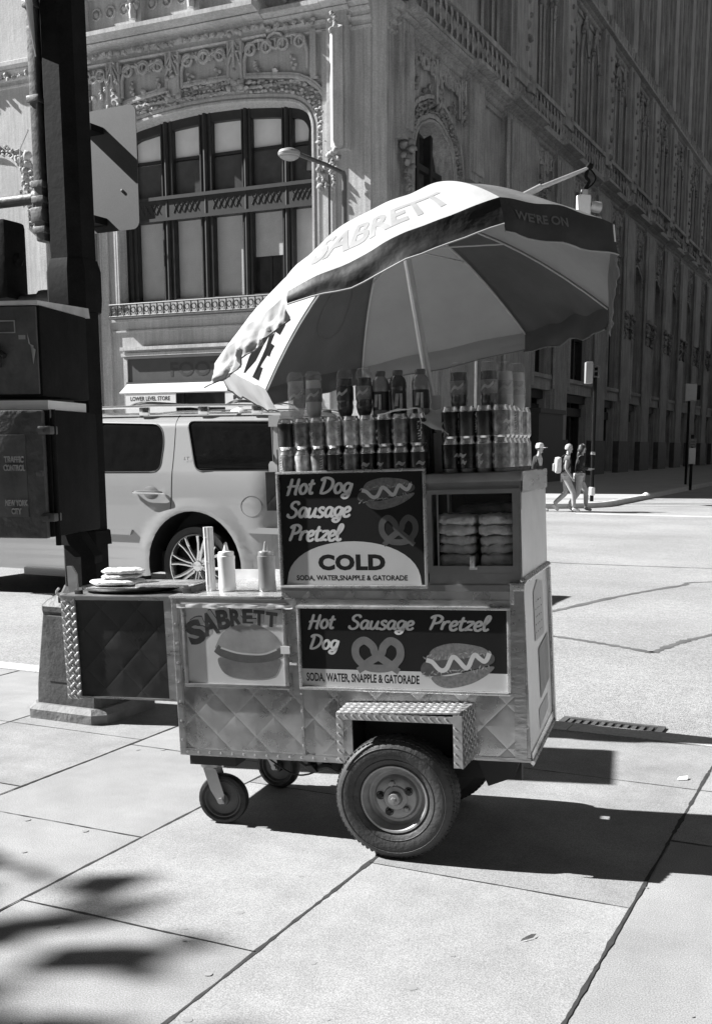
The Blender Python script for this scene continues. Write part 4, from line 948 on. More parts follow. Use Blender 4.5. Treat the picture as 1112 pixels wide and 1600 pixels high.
def person(mw, label, J, hair, top, pants, sleeve=True, longhair=False, scale=1.0):
    e = empty('person', mw, label, 'person')
    # joints: x forward, y left, z up
    n = ['pel', 'bel', 'che', 'nec', 'hed', 'ls', 'le', 'lw', 'rs', 're', 'rw', 'lh', 'lk', 'la', 'lt', 'rh', 'rk', 'ra', 'rt']
    rr = dict(pel=.115, bel=.105, che=.125, nec=.05, hed=.062, ls=.05, le=.038, lw=.026, rs=.05, re=.038, rw=.026, lh=.085, lk=.055, la=.036, lt=.035, rh=.085, rk=.055, ra=.036, rt=.035)
    E = [('pel', 'bel'), ('bel', 'che'), ('che', 'nec'), ('nec', 'hed'), ('che', 'ls'), ('ls', 'le'), ('le', 'lw'), ('che', 'rs'), ('rs', 're'), ('re', 'rw'), ('pel', 'lh'), ('lh', 'lk'), ('lk', 'la'), ('la', 'lt'), ('pel', 'rh'), ('rh', 'rk'), ('rk', 'ra'), ('ra', 'rt')]
    V = [Vector(J[k]) for k in n]; R = [rr[k] for k in n]; ed = [(n.index(a), n.index(b)) for a, b in E]
    for s in ('l', 'r'):          # hand: palm and five bent fingers
        w = Vector(J[s + 'w']); d = (w - Vector(J[s + 'e'])).normalized(); f = Vector((1, 0, 0)); f = (f - d * f.dot(d)).normalized()
        V.append(w + d * .07); R.append(.024); pi_ = len(V) - 1; ed.append((n.index(s + 'w'), pi_))
        for k in range(4):
            o = f * (.026 - .017 * k); L = (.065, .075, .07, .055)[k]
            V.append(w + d * (.07 + L * .55) + o); R.append(.009); ed.append((pi_, len(V) - 1))
            V.append(w + d * (.07 + L) + o + Vector((0, .012 if s == 'r' else -.012, 0))); R.append(.008); ed.append((len(V) - 2, len(V) - 1))
        V.append(w + d * .05 + f * .04); R.append(.010); ed.append((pi_, len(V) - 1))
    h = Vector(J['hed'])
    skinmesh('body', 'skin', V, ed, R, e, 1)
    q = MB()      # head shape with brow, nose and chin, slightly forward
    q.lathe([(.0, -.13), (.035, -.125), (.055, -.09), (.07, -.04), (.076, .02), (.074, .06), (.055, .1), (.0, .125)], h + Vector((.01, 0, .04)), seg=18)
    q.blob(h + Vector((.085, 0, .02)), .018, (1, .7, 1.4), 0); q.blob(h + Vector((.07, 0, -.055)), .022, (1, 1.2, .6), 0)
    for s in (-1, 1): q.blob(h + Vector((.0, s * .075, .02)), .022, (.8, .4, 1.3), 0)
    q.build('head', 'skin', e, 80)
    q = MB()
    for s in (-1, 1): q.blob(h + Vector((.072, s * .028, .045)), .009, (1, 1.3, .7), 0)
    q.build('eyes', 'ink', e)
    def hf(u, v):
        a = u * 2 * pi; t = v * (2.0 if not longhair else 2.15); fr = max(0, cos(a)); t *= (1 - .38 * fr)
        r = .097 * (1 + .07 * noise.noise(Vector((cos(a) * 3, sin(a) * 3, t * 3)))) + (.02 if longhair and v > .7 and fr < .3 else 0)
        return h + Vector((.0 + r * sin(t) * cos(a) * 1.05 - .008, r * sin(t) * sin(a), .055 + r * 1.05 * cos(t) - (.12 * max(0, v - .6) if longhair and fr < .3 else 0)))
    q = MB(); q.grid(hf, 22, 10, cu=True); q.build('hair', hair, e, 80)
    if longhair: skinmesh('hair', hair, [h + Vector((-.05, 0, .0)), h + Vector((-.075, 0, -.12)), h + Vector((-.08, .0, -.26)), h + Vector((-.07, 0, -.36))], [(0, 1), (1, 2), (2, 3)], [.065, .075, .06, .03], e, 1)
    g = lambda ks, add: ([Vector(J[k]) for k in ks], [rr[k] + add for k in ks])
    ks = ['pel', 'bel', 'che', 'ls', 'rs'] + (['le', 're'] if sleeve else []); Vt, Rt_ = g(ks, .028)
    if not sleeve:
        for s in ('l', 'r'): a, b = Vector(J[s + 's']), Vector(J[s + 'e']); Vt.append(a + (b - a) * .4); Rt_.append(.06)
        et = [(0, 1), (1, 2), (2, 3), (2, 4), (3, 5), (4, 6)]
    else:
        for s in ('l', 'r'): a, b = Vector(J[s + 'e']), Vector(J[s + 'w']); Vt.append(a + (b - a) * .9); Rt_.append(.046)
        et = [(0, 1), (1, 2), (2, 3), (2, 4), (3, 5), (4, 6), (5, 7), (6, 8)]
    skinmesh('shirt', top, Vt, et, Rt_, e, 1)
    ks = ['pel', 'lh', 'lk', 'la', 'rh', 'rk', 'ra']; Vt, Rt_ = g(ks, .022); Vt[3] = Vt[3] + Vector((0, 0, .04)); Vt[6] = Vt[6] + Vector((0, 0, .04))
    skinmesh('trousers', pants, Vt, [(0, 1), (1, 2), (2, 3), (0, 4), (4, 5), (5, 6)], Rt_, e, 1)
    for s in ('l', 'r'):
        a, t = Vector(J[s + 'a']), Vector(J[s + 't']); d = (t - a).normalized()
        skinmesh('shoe', 'cloth_w' if hair == 'hair_l' else 'cloth_l', [a - d * .05, a + d * .04, t + d * .05], [(0, 1), (1, 2)], [.042, .048, .036], e, 1)
    return e
def heading(loc, yaw): return Matrix.Translation(loc) @ Matrix.Rotation(radians(yaw), 4, 'Z')
J1 = dict(pel=(0, 0, .96), bel=(.0, 0, 1.10), che=(.03, 0, 1.33), nec=(.04, 0, 1.48), hed=(.06, 0, 1.60), ls=(.02, .18, 1.40), le=(-.04, .23, 1.13), lw=(.06, .24, .90), rs=(.02, -.18, 1.40), re=(-.02, -.22, 1.13), rw=(.12, -.22, .93),
          lh=(0, .09, .90), lk=(.02, .10, .50), la=(-.30, .10, .16), lt=(-.20, .11, .06), rh=(0, -.09, .90), rk=(.20, -.09, .50), ra=(.22, -.09, .08), rt=(.34, -.10, .045))
p1 = person(heading((4.72, 28.55, ROAD), -8), 'fair-haired woman with a pale backpack, striding across the street in light trousers', J1, 'hair_l', 'cloth_m', 'cloth_l', sleeve=False)
bp = empty('backpack', heading((4.72, 28.55, ROAD), -8) @ Matrix.Translation((-.20, 0, 1.22)), 'pale patterned backpack on the back of the fair-haired woman', 'backpack')
q = MB(); q.rbox(-.10, .08, -.15, .15, -.22, .20, .07); q.build('bag', 'cloth_w', bp, 60); q = MB(); q.rbox(-.15, -.08, -.10, .10, -.17, .04, .03); q.build('pocket', 'cloth_l', bp, 60)
for s in (-.11, .11): q = MB(); q.tube(catmull([(.08, s, .2), (.2, s, .26), (.31, s, .12), (.28, s, -.05), (.1, s, -.18)], 4), .018, 6); q.build('strap', 'cloth_d', bp)
J2 = dict(J1); J2.update(le=(.0, .22, 1.14), lw=(.20, .16, 1.10), re=(.02, -.22, 1.14), rw=(.24, -.14, 1.12), lh=(0, .09, .90), lk=(.20, .09, .50), la=(.20, .1, .08), lt=(.32, .11, .045), rk=(-.02, -.09, .5), ra=(-.26, -.09, .14), rt=(-.16, -.1, .05))
person(heading((5.10, 28.75, ROAD), -4), 'dark-haired woman in a dark top and light trousers walking beside the thin post', J2, 'hair_d', 'cloth_d', 'cloth_l', longhair=True)
J3 = dict(J1); J3.update(lw=(.05, .24, .9), rw=(.0, -.24, .9))
p3 = person(heading((4.02, 28.9, ROAD), -30), 'man in a pale cap and dark clothes half hidden behind the drink cans', J3, 'hair_d', 'cloth_d', 'cloth_d')
q = MB(); q.lathe([(.108, .0), (.11, .06), (.085, .12), (0, .14)], (.055, 0, 1.65), seg=20); q.box(.12, .24, -.07, .07, 1.655, 1.67); tag(q.build('cap', 'white_p', None, 50, mw=p3.matrix_world.copy()), 'pale cap worn by the man in dark clothes behind the cans', 'cap')
# ------------------------------------------------------------------ the food cart
OM = frame((0.06723, 4.06512, 0), Vector((0.95578, -0.29221, 0.03316)), Vector((0.29237, 0.95630, 0)), Vector((-0.03171, 0.00969, 0.99945)))
D = .58
ct = empty('food_cart', OM, 'steel street food cart on wheels with hot dog, sausage and pretzel signs', 'food cart')
def part(name, m, fn, parent=ct, sm=30):
    q = MB(); fn(q); return q.build(name, m, parent, sm)
# lower body
notch = [(-.93, .345), (-.185, .365), (-.185, .565), (.275, .575), (.275, .375), (.515, .378), (.495, 1.05), (-.455, 1.05), (-.455, .985), (-.925, .982)]
part('front_panel', 'alu_q', lambda q: q.prism(notch[::-1], 0, .012), sm=0)
side = part('side_panel', 'side', lambda q: q.add([(.515, .0, .38), (.515, D - .03, .42), (.490, D, 1.055), (.493, .0, 1.055), (.503, .012, .38), (.503, D - .04, .42), (.478, D - .01, 1.055), (.481, .012, 1.055)], [(0, 1, 2, 3), (7, 6, 5, 4), (0, 4, 5, 1), (3, 2, 6, 7), (1, 5, 6, 2), (0, 3, 7, 4)]), sm=0)
part('body_shell', 'side', lambda q: (q.box(-.92, -.908, .013, D, .36, .98), q.box(-.92, .50, D - .012, D, .36, 1.04), q.box(-.92, -.19, .013, D - .013, .352, .36), q.box(.28, .5, .013, D - .013, .38, .388)), sm=0)
part('wheel_well', 'black', lambda q: (q.box(-.184, .274, .16, .17, .36, .57), q.box(-.184, .274, .013, .16, .566, .574), q.box(-.19, -.184, .013, .17, .36, .57), q.box(.274, .28, .013, .17, .36, .57), q.box(-.8, .45, .2, D - .05, .30, .35)), sm=0)
def trims(q):
    q.rbox(-.935, -.905, -.006, .02, .335, .985, .004); q.box(-.93, -.20, -.004, 0, .335, .365); q.box(-.395, -.383, -.005, 0, .365, .64)
    q.box(.455, .500, -.004, .0, .385, .64); q.box(.44, .497, -.006, 0, .64, 1.05); q.box(-.24, -.234, -.003, 0, .38, .62)
    q.box(-.925, .44, -.004, 0, .955, .985); q.box(-.42, -.395, -.006, 0, .60, .985)
    q.box(.30, .515, -.003, 0, .376, .392)
part('trim_strips', 'alu', trims, sm=0)
def rivets(q):
    for i in range(14): q.lathe([(0, -.009), (.004, -.008), (.005, -.004)], (-.90 + i * .05, 0, .35), (0, 1, 0), 8)
    for i in range(7): q.lathe([(0, -.010), (.004, -.009), (.005, -.004)], (-.92, 0, .40 + i * .08), (0, 1, 0), 8); q.lathe([(0, -.010), (.004, -.009), (.005, -.004)], (-.389, 0, .40 + i * .07), (0, 1, 0), 8)
part('rivets', 'alu_b', rivets)
part('corner_latch', 'alu_b', lambda q: (q.rbox(.445, .50, -.012, .0, 1.02, 1.052, .004), q.rbox(.445, .46, -.012, 0, .97, 1.03, .004), q.lathe([(0, -.02), (.006, -.018), (.007, -.01)], (.49, 0, 1.06), (0, 1, 0), 8)))
part('side_rim', 'alu_b', lambda q: (q.tube([(.521, .0, .375), (.521, D - .03, .41), (.497, D, 1.05)], .009, 6), q.tube([(.495, .0, 1.058), (.495, D, 1.062)], .012, 6), q.add([(.518, 0, .36), (.518, D - .03, .40), (.512, D - .03, .45), (.514, 0, .41), (.522, 0, .36), (.522, D - .03, .40), (.516, D - .03, .45), (.518, 0, .41)], [(4, 5, 6, 7), (3, 2, 1, 0), (0, 1, 5, 4), (7, 6, 2, 3)])))
def sidex(w): return .515 - (w - .38) / .675 * .022
def sidequad(q, pts, o=.0012): q.add([(sidex(w) + o, v, w) for v, w in pts], [tuple(range(len(pts)))])
part('permit_sticker', 'paper', lambda q: sidequad(q, [(.20, .80), (.42, .80), (.42, 1.01), (.30, 1.03), (.20, .99)]), side, 0)
part('permit_print', 'ink', lambda q: [q.blob((sidex(w) + .0015, v, w), .006, (.05, 1.6, .5), .5) for v, w in [(.24 + .04 * (i % 4) + random.uniform(-.01, .01), .83 + .03 * (i // 4)) for i in range(20)]], side, 0)
part('grey_sticker', 'paper_g', lambda q: sidequad(q, [(.27, .56), (.50, .60), (.50, .79), (.27, .76)], .0014), side, 0)
part('lower_sticker', 'paper', lambda q: sidequad(q, [(.22, .45), (.44, .49), (.44, .55), (.22, .53)], .0014), side, 0)
# counter and the grill wing on the left
part('counter_top', 'alu_b', lambda q: (q.rbox(-.94, -.455, -.012, D + .01, .982, .996, .004), q.tube([(-.93, D, 1.0), (-.46, D, 1.0)], .008, 6)), sm=20)
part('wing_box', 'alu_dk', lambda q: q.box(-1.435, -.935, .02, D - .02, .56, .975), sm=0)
part('wing_trim', 'alu', lambda q: (q.box(-.975, -.94, .008, .022, .555, .985), q.box(-1.45, -.935, .01, .03, .972, .985), q.box(-1.44, -.97, .012, .022, .555, .563), q.rbox(-1.455, -.93, .0, D, .985, .993, .003)), sm=0)
def dstrip(q):
    q.box(-1.455, -1.39, .008, .018, .55, .985)
dp = part('diamond_plate_strip', 'dplate', dstrip, sm=0)
def loz(q, c, a, L=.017, Wd=.0055, h=.003, ax=((1, 0, 0), (0, 0, 1), (0, -1, 0))):
    ex, ey, ez = [Vector(k) for k in ax]; c = Vector(c); d = ex * cos(a) + ey * sin(a); e = -ex * sin(a) + ey * cos(a)
    P = [c + d * L, c + d * L * .5 + e * Wd, c - d * L * .5 + e * Wd, c - d * L, c - d * L * .5 - e * Wd, c + d * L * .5 - e * Wd, c + ez * h + d * L * .4, c + ez * h - d * L * .4]
    q.add(P, [(0, 1, 6), (1, 2, 7, 6), (2, 3, 7), (3, 4, 7), (4, 5, 6, 7), (5, 0, 6)])
def lozs(q, x0, x1, z0, z1, y, st=.030):
    i = 0; z = z0 + .01
    while z < z1 - .005:
        x = x0 + .012 + (i % 2) * st / 2
        while x < x1 - .008: loz(q, (x, y, z), radians(45 if (i + int(x * 100)) % 2 else -45) if 0 else radians(45 if i % 2 else -45)); x += st
        z += st * .55; i += 1
part('tread_pattern', 'dplate', lambda q: lozs(q, -1.455, -1.39, .55, .985, .0078), dp, 0)
part('wing_bracket', 'alu', lambda q: q.prism([(-1.50, .955), (-1.455, .955), (-1.455, 1.065), (-1.475, 1.10), (-1.50, 1.10)], .14, .15))
part('wing_hook', 'alu', lambda q: (q.tube(catmull([(-1.47, .05, .97), (-1.485, .03, 1.0), (-1.47, .03, 1.02)], 4), .006, 6)))
part('side_latch', 'black', lambda q: (q.rbox(-1.53, -1.455, .1, .12, .945, .975, .004), q.rbox(-1.40, -1.37, .03, .05, .99, 1.01, .003)))
# upper sign box
part('sign_box', 'alu', lambda q: q.box(-.453, .136, .012, D, 1.035, 1.425), sm=0)
part('mid_panel', 'alu_case', lambda q: (q.box(.142, .486, -.001, D, 1.04, 1.085), q.box(-.455, .49, -.006, .011, 1.018, 1.042)), sm=0)
def sgframe(q, x0, x1, z0, z1, w=.014, y0=-.014, y1=.004):
    q.rbox(x0 - w, x1 + w, y0, y1, z1, z1 + w, .003); q.rbox(x0 - w, x1 + w, y0, y1, z0 - w, z0, .003)
    q.rbox(x0 - w, x0, y0, y1, z0, z1, .003); q.rbox(x1, x1 + w, y0, y1, z0, z1, .003)

STK = dict(
    H=(.72, [[(.20, 1.0), (.16, .6), (.06, 0), (.02, -.02)], [(.62, 1.0), (.56, .5), (.50, .02), (.60, .0)], [(-.04, .44), (.2, .50), (.45, .50), (.68, .58)]]),
    o=(.52, [[(.40, .56), (.22, .62), (.06, .42), (.05, .18), (.18, .0), (.36, .08), (.44, .32), (.38, .52), (.28, .60)]]),
    t=(.38, [[(.22, .92), (.15, .5), (.12, .15), (.20, .0), (.34, .08)], [(-.02, .58), (.15, .62), (.40, .64)]]),
    D=(.84, [[(.22, .95), (.16, .5), (.06, .02)], [(-.02, .82), (.15, .98), (.42, .98), (.68, .80), (.70, .45), (.50, .14), (.22, .0), (.0, .06)]]),
    g=(.56, [[(.42, .56), (.24, .62), (.07, .44), (.08, .18), (.22, .06), (.38, .22), (.46, .50)], [(.50, .62), (.44, .2), (.36, -.2), (.2, -.34), (.02, -.24), (.06, -.12), (.3, -.08), (.5, .04)]]),
    S=(.62, [[(.58, .80), (.50, .97), (.30, 1.0), (.14, .84), (.18, .64), (.40, .48), (.48, .28), (.38, .06), (.16, -.02), (-.02, .10), (.02, .22)]]),
    a=(.56, [[(.42, .54), (.24, .62), (.07, .42), (.06, .16), (.18, .0), (.34, .14), (.42, .40)], [(.46, .62), (.40, .22), (.46, .02), (.58, .08)]]),
    u=(.58, [[(.10, .62), (.05, .3), (.08, .06), (.20, .0), (.34, .16), (.44, .5)], [(.47, .62), (.41, .22), (.46, .02), (.58, .08)]]),
    s=(.44, [[(.40, .50), (.26, .62), (.10, .50), (.18, .34), (.32, .24), (.32, .06), (.14, -.02), (.0, .08)]]),
    e=(.46, [[(.08, .26), (.30, .34), (.38, .48), (.26, .62), (.10, .50), (.04, .24), (.12, .02), (.28, .0), (.44, .14)]]),
    P=(.62, [[(.22, .98), (.16, .5), (.04, -.02)], [(-.02, .80), (.14, .96), (.40, 1.0), (.60, .82), (.50, .56), (.26, .46), (.14, .50)]]),
    r=(.44, [[(.12, .62), (.06, .3), (.04, .0)], [(.06, .30), (.20, .54), (.34, .60), (.40, .50)]]),
    z=(.46, [[(.04, .54), (.20, .60), (.40, .56), (.2, .28), (.0, .04), (.20, .06), (.42, .02)]]),
    l=(.34, [[(.04, .34), (.24, .60), (.32, .86), (.24, 1.0), (.14, .86), (.08, .5), (.08, .12), (.18, .0), (.34, .12)]]),
)
def script_word(q, word, x0, z0, size, wide, y=-.003, bw=.100, shear=.20):
    tot = sum((.35 if ch == ' ' else STK[ch][0]) for ch in word) ; sx = wide / tot; x = 0; dy = 0
    for ch in word:
        if ch == ' ': x += .35; continue
        adv, strokes = STK[ch]
        for st in strokes:
            P = catmull([(px, pz, 0) for px, pz in st], 6); n = len(P); L = []; R = []
            for i, p in enumerate(P):
                t = (P[min(i + 1, n - 1)] - P[max(i - 1, 0)]); t = Vector((t.x * sx / size, t.y)).normalized(); k = min(i, n - 1 - i)
                w = bw * (.72 + .38 * abs(t.y)) * min(1, .55 + k * .25); nx, nz = -t.y * w, t.x * w
                for s, lst in ((1, L), (-1, R)):
                    X = (x + p.x) * sx + nx * size * s; Zz = (p.y) * size + nz * size * s; lst.append((x0 + X + shear * Zz, y - dy, z0 + Zz))
            dy += .00012
            q.add([v for pr in zip(L, R) for v in pr], [(2 * i, 2 * i + 1, 2 * i + 3, 2 * i + 2) for i in range(n - 1)])
        x += adv
def arcpoly(cx, cz, rx, rz, a0, a1, n=16): return [(cx + rx * cos(radians(a0 + (a1 - a0) * k / n)), cz + rz * sin(radians(a0 + (a1 - a0) * k / n))) for k in range(n + 1)]
def flatpoly(q, P, y): q.add([(x, y, z) for x, z in P], [tuple(range(len(P)))])
def ribb(q, P, w, y, closed=False, dz=0):
    P = catmull([(x, z, 0) for x, z in P], 6, closed); n = len(P); vs = []
    for i, p in enumerate(P):
        t = ((P[(i + 1) % n] if closed or i < n - 1 else p) - (P[i - 1] if closed or i else p)).normalized(); vs += [(p.x - t.y * w, y - dz * i, p.y + t.x * w), (p.x + t.y * w, y - dz * i, p.y - t.x * w)]
    q.add(vs, [(2 * i, 2 * i + 1, 2 * ((i + 1) % n) + 1, 2 * ((i + 1) % n)) for i in range(n if closed else n - 1)])
def T2(x0, z0, sx, sz): return lambda P: [(x0 + x * sx, z0 + z * sz) for x, z in P]
def hotdog(par, x0, z0, w, h):     # hot dog picture in a w x h box
    t = T2(x0, z0, w, h)
    part('bun_picture', 'sg_bun', lambda q: (flatpoly(q, t(catmull_xy([(.10, .62), (.18, .85), (.45, .98), (.80, .92), (.93, .80), (.95, .68), (.60, .66), (.30, .58), (.14, .52)])), -.0030), flatpoly(q, t(catmull_xy([(.14, .20), (.24, .04), (.42, .0), (.70, .12), (.92, .34), (.98, .50), (.70, .40), (.40, .27), (.22, .26)])), -.0030)), par, 0)
    part('sausage_picture', 'sg_saus', lambda q: flatpoly(q, t(catmull_xy([(.0, .38), (.06, .56), (.25, .60), (.60, .66), (.92, .78), (1.0, .66), (.92, .52), (.60, .38), (.25, .26), (.06, .26)])), -.0036), par, 0)
    def lett(q):
        for i in range(46):
            k = i / 46; x = .04 + .92 * k; z = (.66 + .12 * k if i % 2 else .26 + .22 * k) + random.uniform(-.05, .05); a = random.uniform(0, 3.1)
            px, pz = x0 + x * w, z0 + z * h; L = .035 * w
            flatpoly(q, [(px - cos(a) * L, pz - sin(a) * L), (px + sin(a) * L * .3, pz - cos(a) * L * .3), (px + cos(a) * L, pz + sin(a) * L), (px - sin(a) * L * .3, pz + cos(a) * L * .3)], -.0040 - i * .00001)
    part('garnish_picture', mat('garnish', .26, .5, var=.4, scale=80), lett, par, 0)
    wv = [(.08, .60), (.16, .56), (.24, .42), (.30, .38), (.36, .44), (.42, .64), (.46, .68), (.52, .60), (.60, .46), (.65, .48), (.70, .66), (.74, .74), (.80, .66), (.86, .60), (.90, .66), (.93, .78)]
    part('mustard_picture', 'sg_must', lambda q: ribb(q, t(wv), .030 * w, -.0050), par, 0)
def catmull_xy(P): return [(v.x, v.y) for v in catmull([(x, z, 0) for x, z in P], 5, True)]
def pretzel(par, x0, z0, w, h, m='sg_pret'):
    t = T2(x0, z0, w, h)
    P = [(.16, .10), (.34, .30), (.56, .52), (.62, .74), (.76, .90), (.92, .74), (.92, .42), (.74, .16), (.50, .10), (.26, .16), (.08, .42), (.08, .74), (.24, .90), (.40, .74), (.46, .52), (.66, .30), (.86, .10)]
    part('pretzel_picture', m, lambda q: (ribb(q, t(P), .075 * w, -.0030, dz=.00002), ribb(q, t([(.10, .02), (.20, .12), (.28, .2)]), .06 * w, -.0044), ribb(q, t([(.90, .02), (.80, .12), (.72, .2)]), .06 * w, -.0044)), par, 0)
def txt(par, body, x0, x1, z0, z1, m='sg_bk', bold=.02, y=-.0034, shear=0, space=1.):
    return part('lettering', m, lambda q: put_text(q, body, x0, x1, z0, z1, y, bold, shear, 0, space), par, 0)
# upper sign
s1 = part('upper_sign', 'sg_bk', lambda q: q.box(-.442, .127, -.001, .010, 1.040, 1.468), sm=0)
part('sign_frame', 'alu_b', lambda q: sgframe(q, -.442, .127, 1.040, 1.464, .011), s1)
for a_ in (('Hot Dog', -.413, 1.390, .058, .262), ('Sausage', -.413, 1.301, .058, .252), ('Pretzel', -.413, 1.211, .060, .212)): part('script_lettering', 'sg_w', lambda q: script_word(q, *a_), s1, 0)
hotdog(s1, -.130, 1.325, .225, .120); pretzel(s1, -.048, 1.190, .150, .115, 'sg_pret2')
part('sign_arch', 'sg_lt', lambda q: flatpoly(q, [(-.430, 1.041)] + [(-.158 + .268 * cos(radians(a)) , 1.045 + .162 * sin(radians(a)) ** .85) for a in range(176, 3, -8)] + [(.112, 1.041)], -.0028), s1, 0)
txt(s1, 'COLD', -.297, -.028, 1.096, 1.158, bold=.055, y=-.0040, space=1.08); txt(s1, 'SODA, WATER,SNAPPLE & GATORADE', -.388, .058, 1.054, 1.078, bold=.035, y=-.0040)
# lower sign
s2 = part('lower_sign', 'sg_bk', lambda q: q.box(-.378, .433, -.008, .0, .642, .950), sm=0)
def sh(mb_o): mb_o.location.y = -.0065; return mb_o
part('sign_frame', 'alu_b', lambda q: sgframe(q, -.378, .433, .642, .950, .012, -.02, .0), s2)
sh(part('sign_band', 'sg_lt', lambda q: flatpoly(q, [(-.378, .643), (.433, .643), (.433, .712), (-.378, .712)], -.0022), s2, 0))
for a_ in (('Hot', -.345, .873, .054, .105), ('Sausage', -.178, .873, .052, .255), ('Pretzel', .138, .873, .054, .225), ('Dog', -.345, .792, .054, .118)): part('script_lettering', 'sg_w', lambda q: script_word(q, *a_), s2, 0)
a0 = len(COL.objects); before = set(o.name for o in COL.objects)
pretzel(s2, -.170, .706, .205, .135); hotdog(s2, .100, .652, .285, .175)
txt(s2, 'SODA, WATER, SNAPPLE & GATORADE', -.362, .094, .657, .697, bold=.026)
for o in COL.objects:
    if o.name not in before: o.location.y = -.0065
# the hot dog poster on the left
s3 = part('poster', 'sb_bg', lambda q: q.box(-.872, -.452, -.004, .0, .640, .952), sm=0)
part('sign_frame', 'alu', lambda q: sgframe(q, -.872, -.452, .640, .952, .016, -.014, .0), s3)
def arcletters(q, word, P, sz, y, dx=0, dz=0, rot=None, bold=.05):
    for i, ch in enumerate(word):
        vs, fs = letters(ch, bold, 0); cx, cz, w_, h_, r = P[i]; c_, s_ = cos(radians(r)), sin(radians(r))
        q.add([(cx + dx + ((a - .5) * w_ * c_ - (b - .5) * h_ * s_), y - i * .0001, cz + dz + ((a - .5) * w_ * s_ + (b - .5) * h_ * c_)) for a, b, c in vs], fs)
LP = [(-.826, .850, .080, .100, 22), (-.762, .884, .072, .092, 16), (-.700, .903, .058, .080, 8), (-.645, .910, .052, .070, 3), (-.594, .913, .045, .066, 0), (-.545, .911, .048, .062, -3), (-.493, .905, .050, .060, -6)]
for k in range(5): part('letter_shade', 'sb_ink' if k in (0, 4) else 'sb_mid', lambda q: arcletters(q, 'SABRETT', [(a + (-.003 if k == 4 else 0), b + (.002 if k == 4 else 0), c, d, e) for a, b, c, d, e in LP], 1, -.0042 - .0012 * (4 - k) / 4, .0042 * k - .006, -.0032 * (-k) * .9), s3, 0) if k != 0 else None
part('poster_lettering', 'sb_ink', lambda q: arcletters(q, 'SABRETT', LP, 1, -.0075, -.008, -.002), s3, 0)
t3 = T2(-.755, .668, .300, .215)
part('bun_picture', 'sb_bun', lambda q: flatpoly(q, t3(catmull_xy([(.04, .62), (.16, .86), (.40, 1.0), (.62, 1.0), (.86, .84), (.98, .62), (.94, .52), (.5, .46), (.06, .52)])), -.0090), s3, 0)
part('lower_bun_picture', 'sb_bun2', lambda q: flatpoly(q, t3(catmull_xy([(.06, .36), (.08, .16), (.20, .02), (.5, -.03), (.82, .02), (.92, .18), (.94, .36), (.7, .34), (.3, .34)])), -.0090), s3, 0)
part('sausage_picture', 'sg_saus', lambda q: ribb(q, t3([(.03, .54), (.12, .46), (.32, .38), (.55, .36), (.80, .40), (.97, .50)]), .018, -.0100), s3, 0)
part('mustard_picture', 'sg_must', lambda q: ribb(q, t3([(.10, .55), (.3, .47), (.5, .44), (.72, .45), (.90, .54)]), .0035, -.0110), s3, 0)
part('clear_film', glass('poster_film', .97, .05, .08, .5), lambda q: q.grid(lambda u, v: (-.868 + .412 * u, -.0135 - .0028 * noise.noise(Vector((u * 5, v * 4, 1))), .644 + .304 * v), 24, 18), s3, 60)
part('film_tape', 'paper', lambda q: (q.grid(lambda u, v: (-.905 + .50 * u, -.016 - .004 * noise.noise(Vector((u * 14, v * 3, 5))), .948 + .016 * v + .006 * noise.noise(Vector((u * 8, v, 2)))), 40, 3), q.box(-.462, -.425, -.019, -.016, .77, .80), q.box(-.43, -.40, -.014, -.010, .725, .735)), s3, 50)
for par_, lc in ((s1, -.00112), (s2, -.00812), (s3, -.00396)):      # prints lie flat on their boards
    for o in TREE.get(par_.name, []):
        if 'picture' in o.name or 'letter' in o.name or o.name.startswith(('sign_arch', 'sign_band')): o.scale.y = .08; o.location.y = lc
# warming case with sliding glass
def case(q):
    q.box(.138, .156, 0, .02, 1.085, 1.40); q.box(.456, .488, 0, .02, 1.085, 1.40); q.box(.156, .456, 0, .02, 1.385, 1.40); q.box(.156, .456, 0, .02, 1.085, 1.112)
    q.box(.142, .150, .021, D, 1.085, 1.40); q.box(.15, .48, D - .01, D, 1.085, 1.40)
part('case_frame', 'alu_case', case, sm=0)
part('case_floor', 'alu', lambda q: q.box(.15, .48, .021, D - .011, 1.088, 1.098), sm=0)
part('case_lining', 'black', lambda q: (q.box(.143, .479, D - .02, D - .012, 1.10, 1.4), q.box(.151, .156, .022, D - .02, 1.10, 1.4)), sm=0)
part('glass_door', 'glassclear', lambda q: q.box(.156, .458, .006, .010, 1.11, 1.387), sm=0)
part('door_rail', 'alu_case', lambda q: (q.box(.140, .484, -.008, .0, 1.376, 1.392), q.box(.176, .182, -.003, .004, 1.112, 1.376)), sm=0)
part('door_handle', 'alu_b', lambda q: (q.rbox(.300, .318, -.022, .0, 1.108, 1.150, .005), q.rbox(.296, .326, -.014, .0, 1.100, 1.112, .003)))
part('case_side', 'side', lambda q: q.add([(.491, 0, 1.062), (.492, D, 1.062), (.487, D, 1.40), (.487, 0, 1.40), (.483, 0, 1.062), (.484, D, 1.062), (.480, D, 1.40), (.480, 0, 1.40)], [(0, 1, 2, 3), (7, 6, 5, 4), (0, 3, 7, 4), (1, 5, 6, 2)]), sm=0)
part('case_lid', 'alu_case', lambda q: (q.rbox(.136, .493, -.008, D + .005, 1.418, 1.452, .006), q.box(.140, .489, .004, D, 1.400, 1.418)), sm=20)
part('lid_corner', 'alu', lambda q: q.grid(lambda u, v: (.4945 + .0006 * noise.noise(Vector((u * 5, v * 2, 1))), u * D, 1.375 + .077 * v + .008 * noise.noise(Vector((u * 7, 2, 1)))), 20, 4), sm=60)
part('top_ledge', 'alu_b', lambda q: (q.box(-.454, .136, .002, D, 1.425, 1.432)), sm=0)
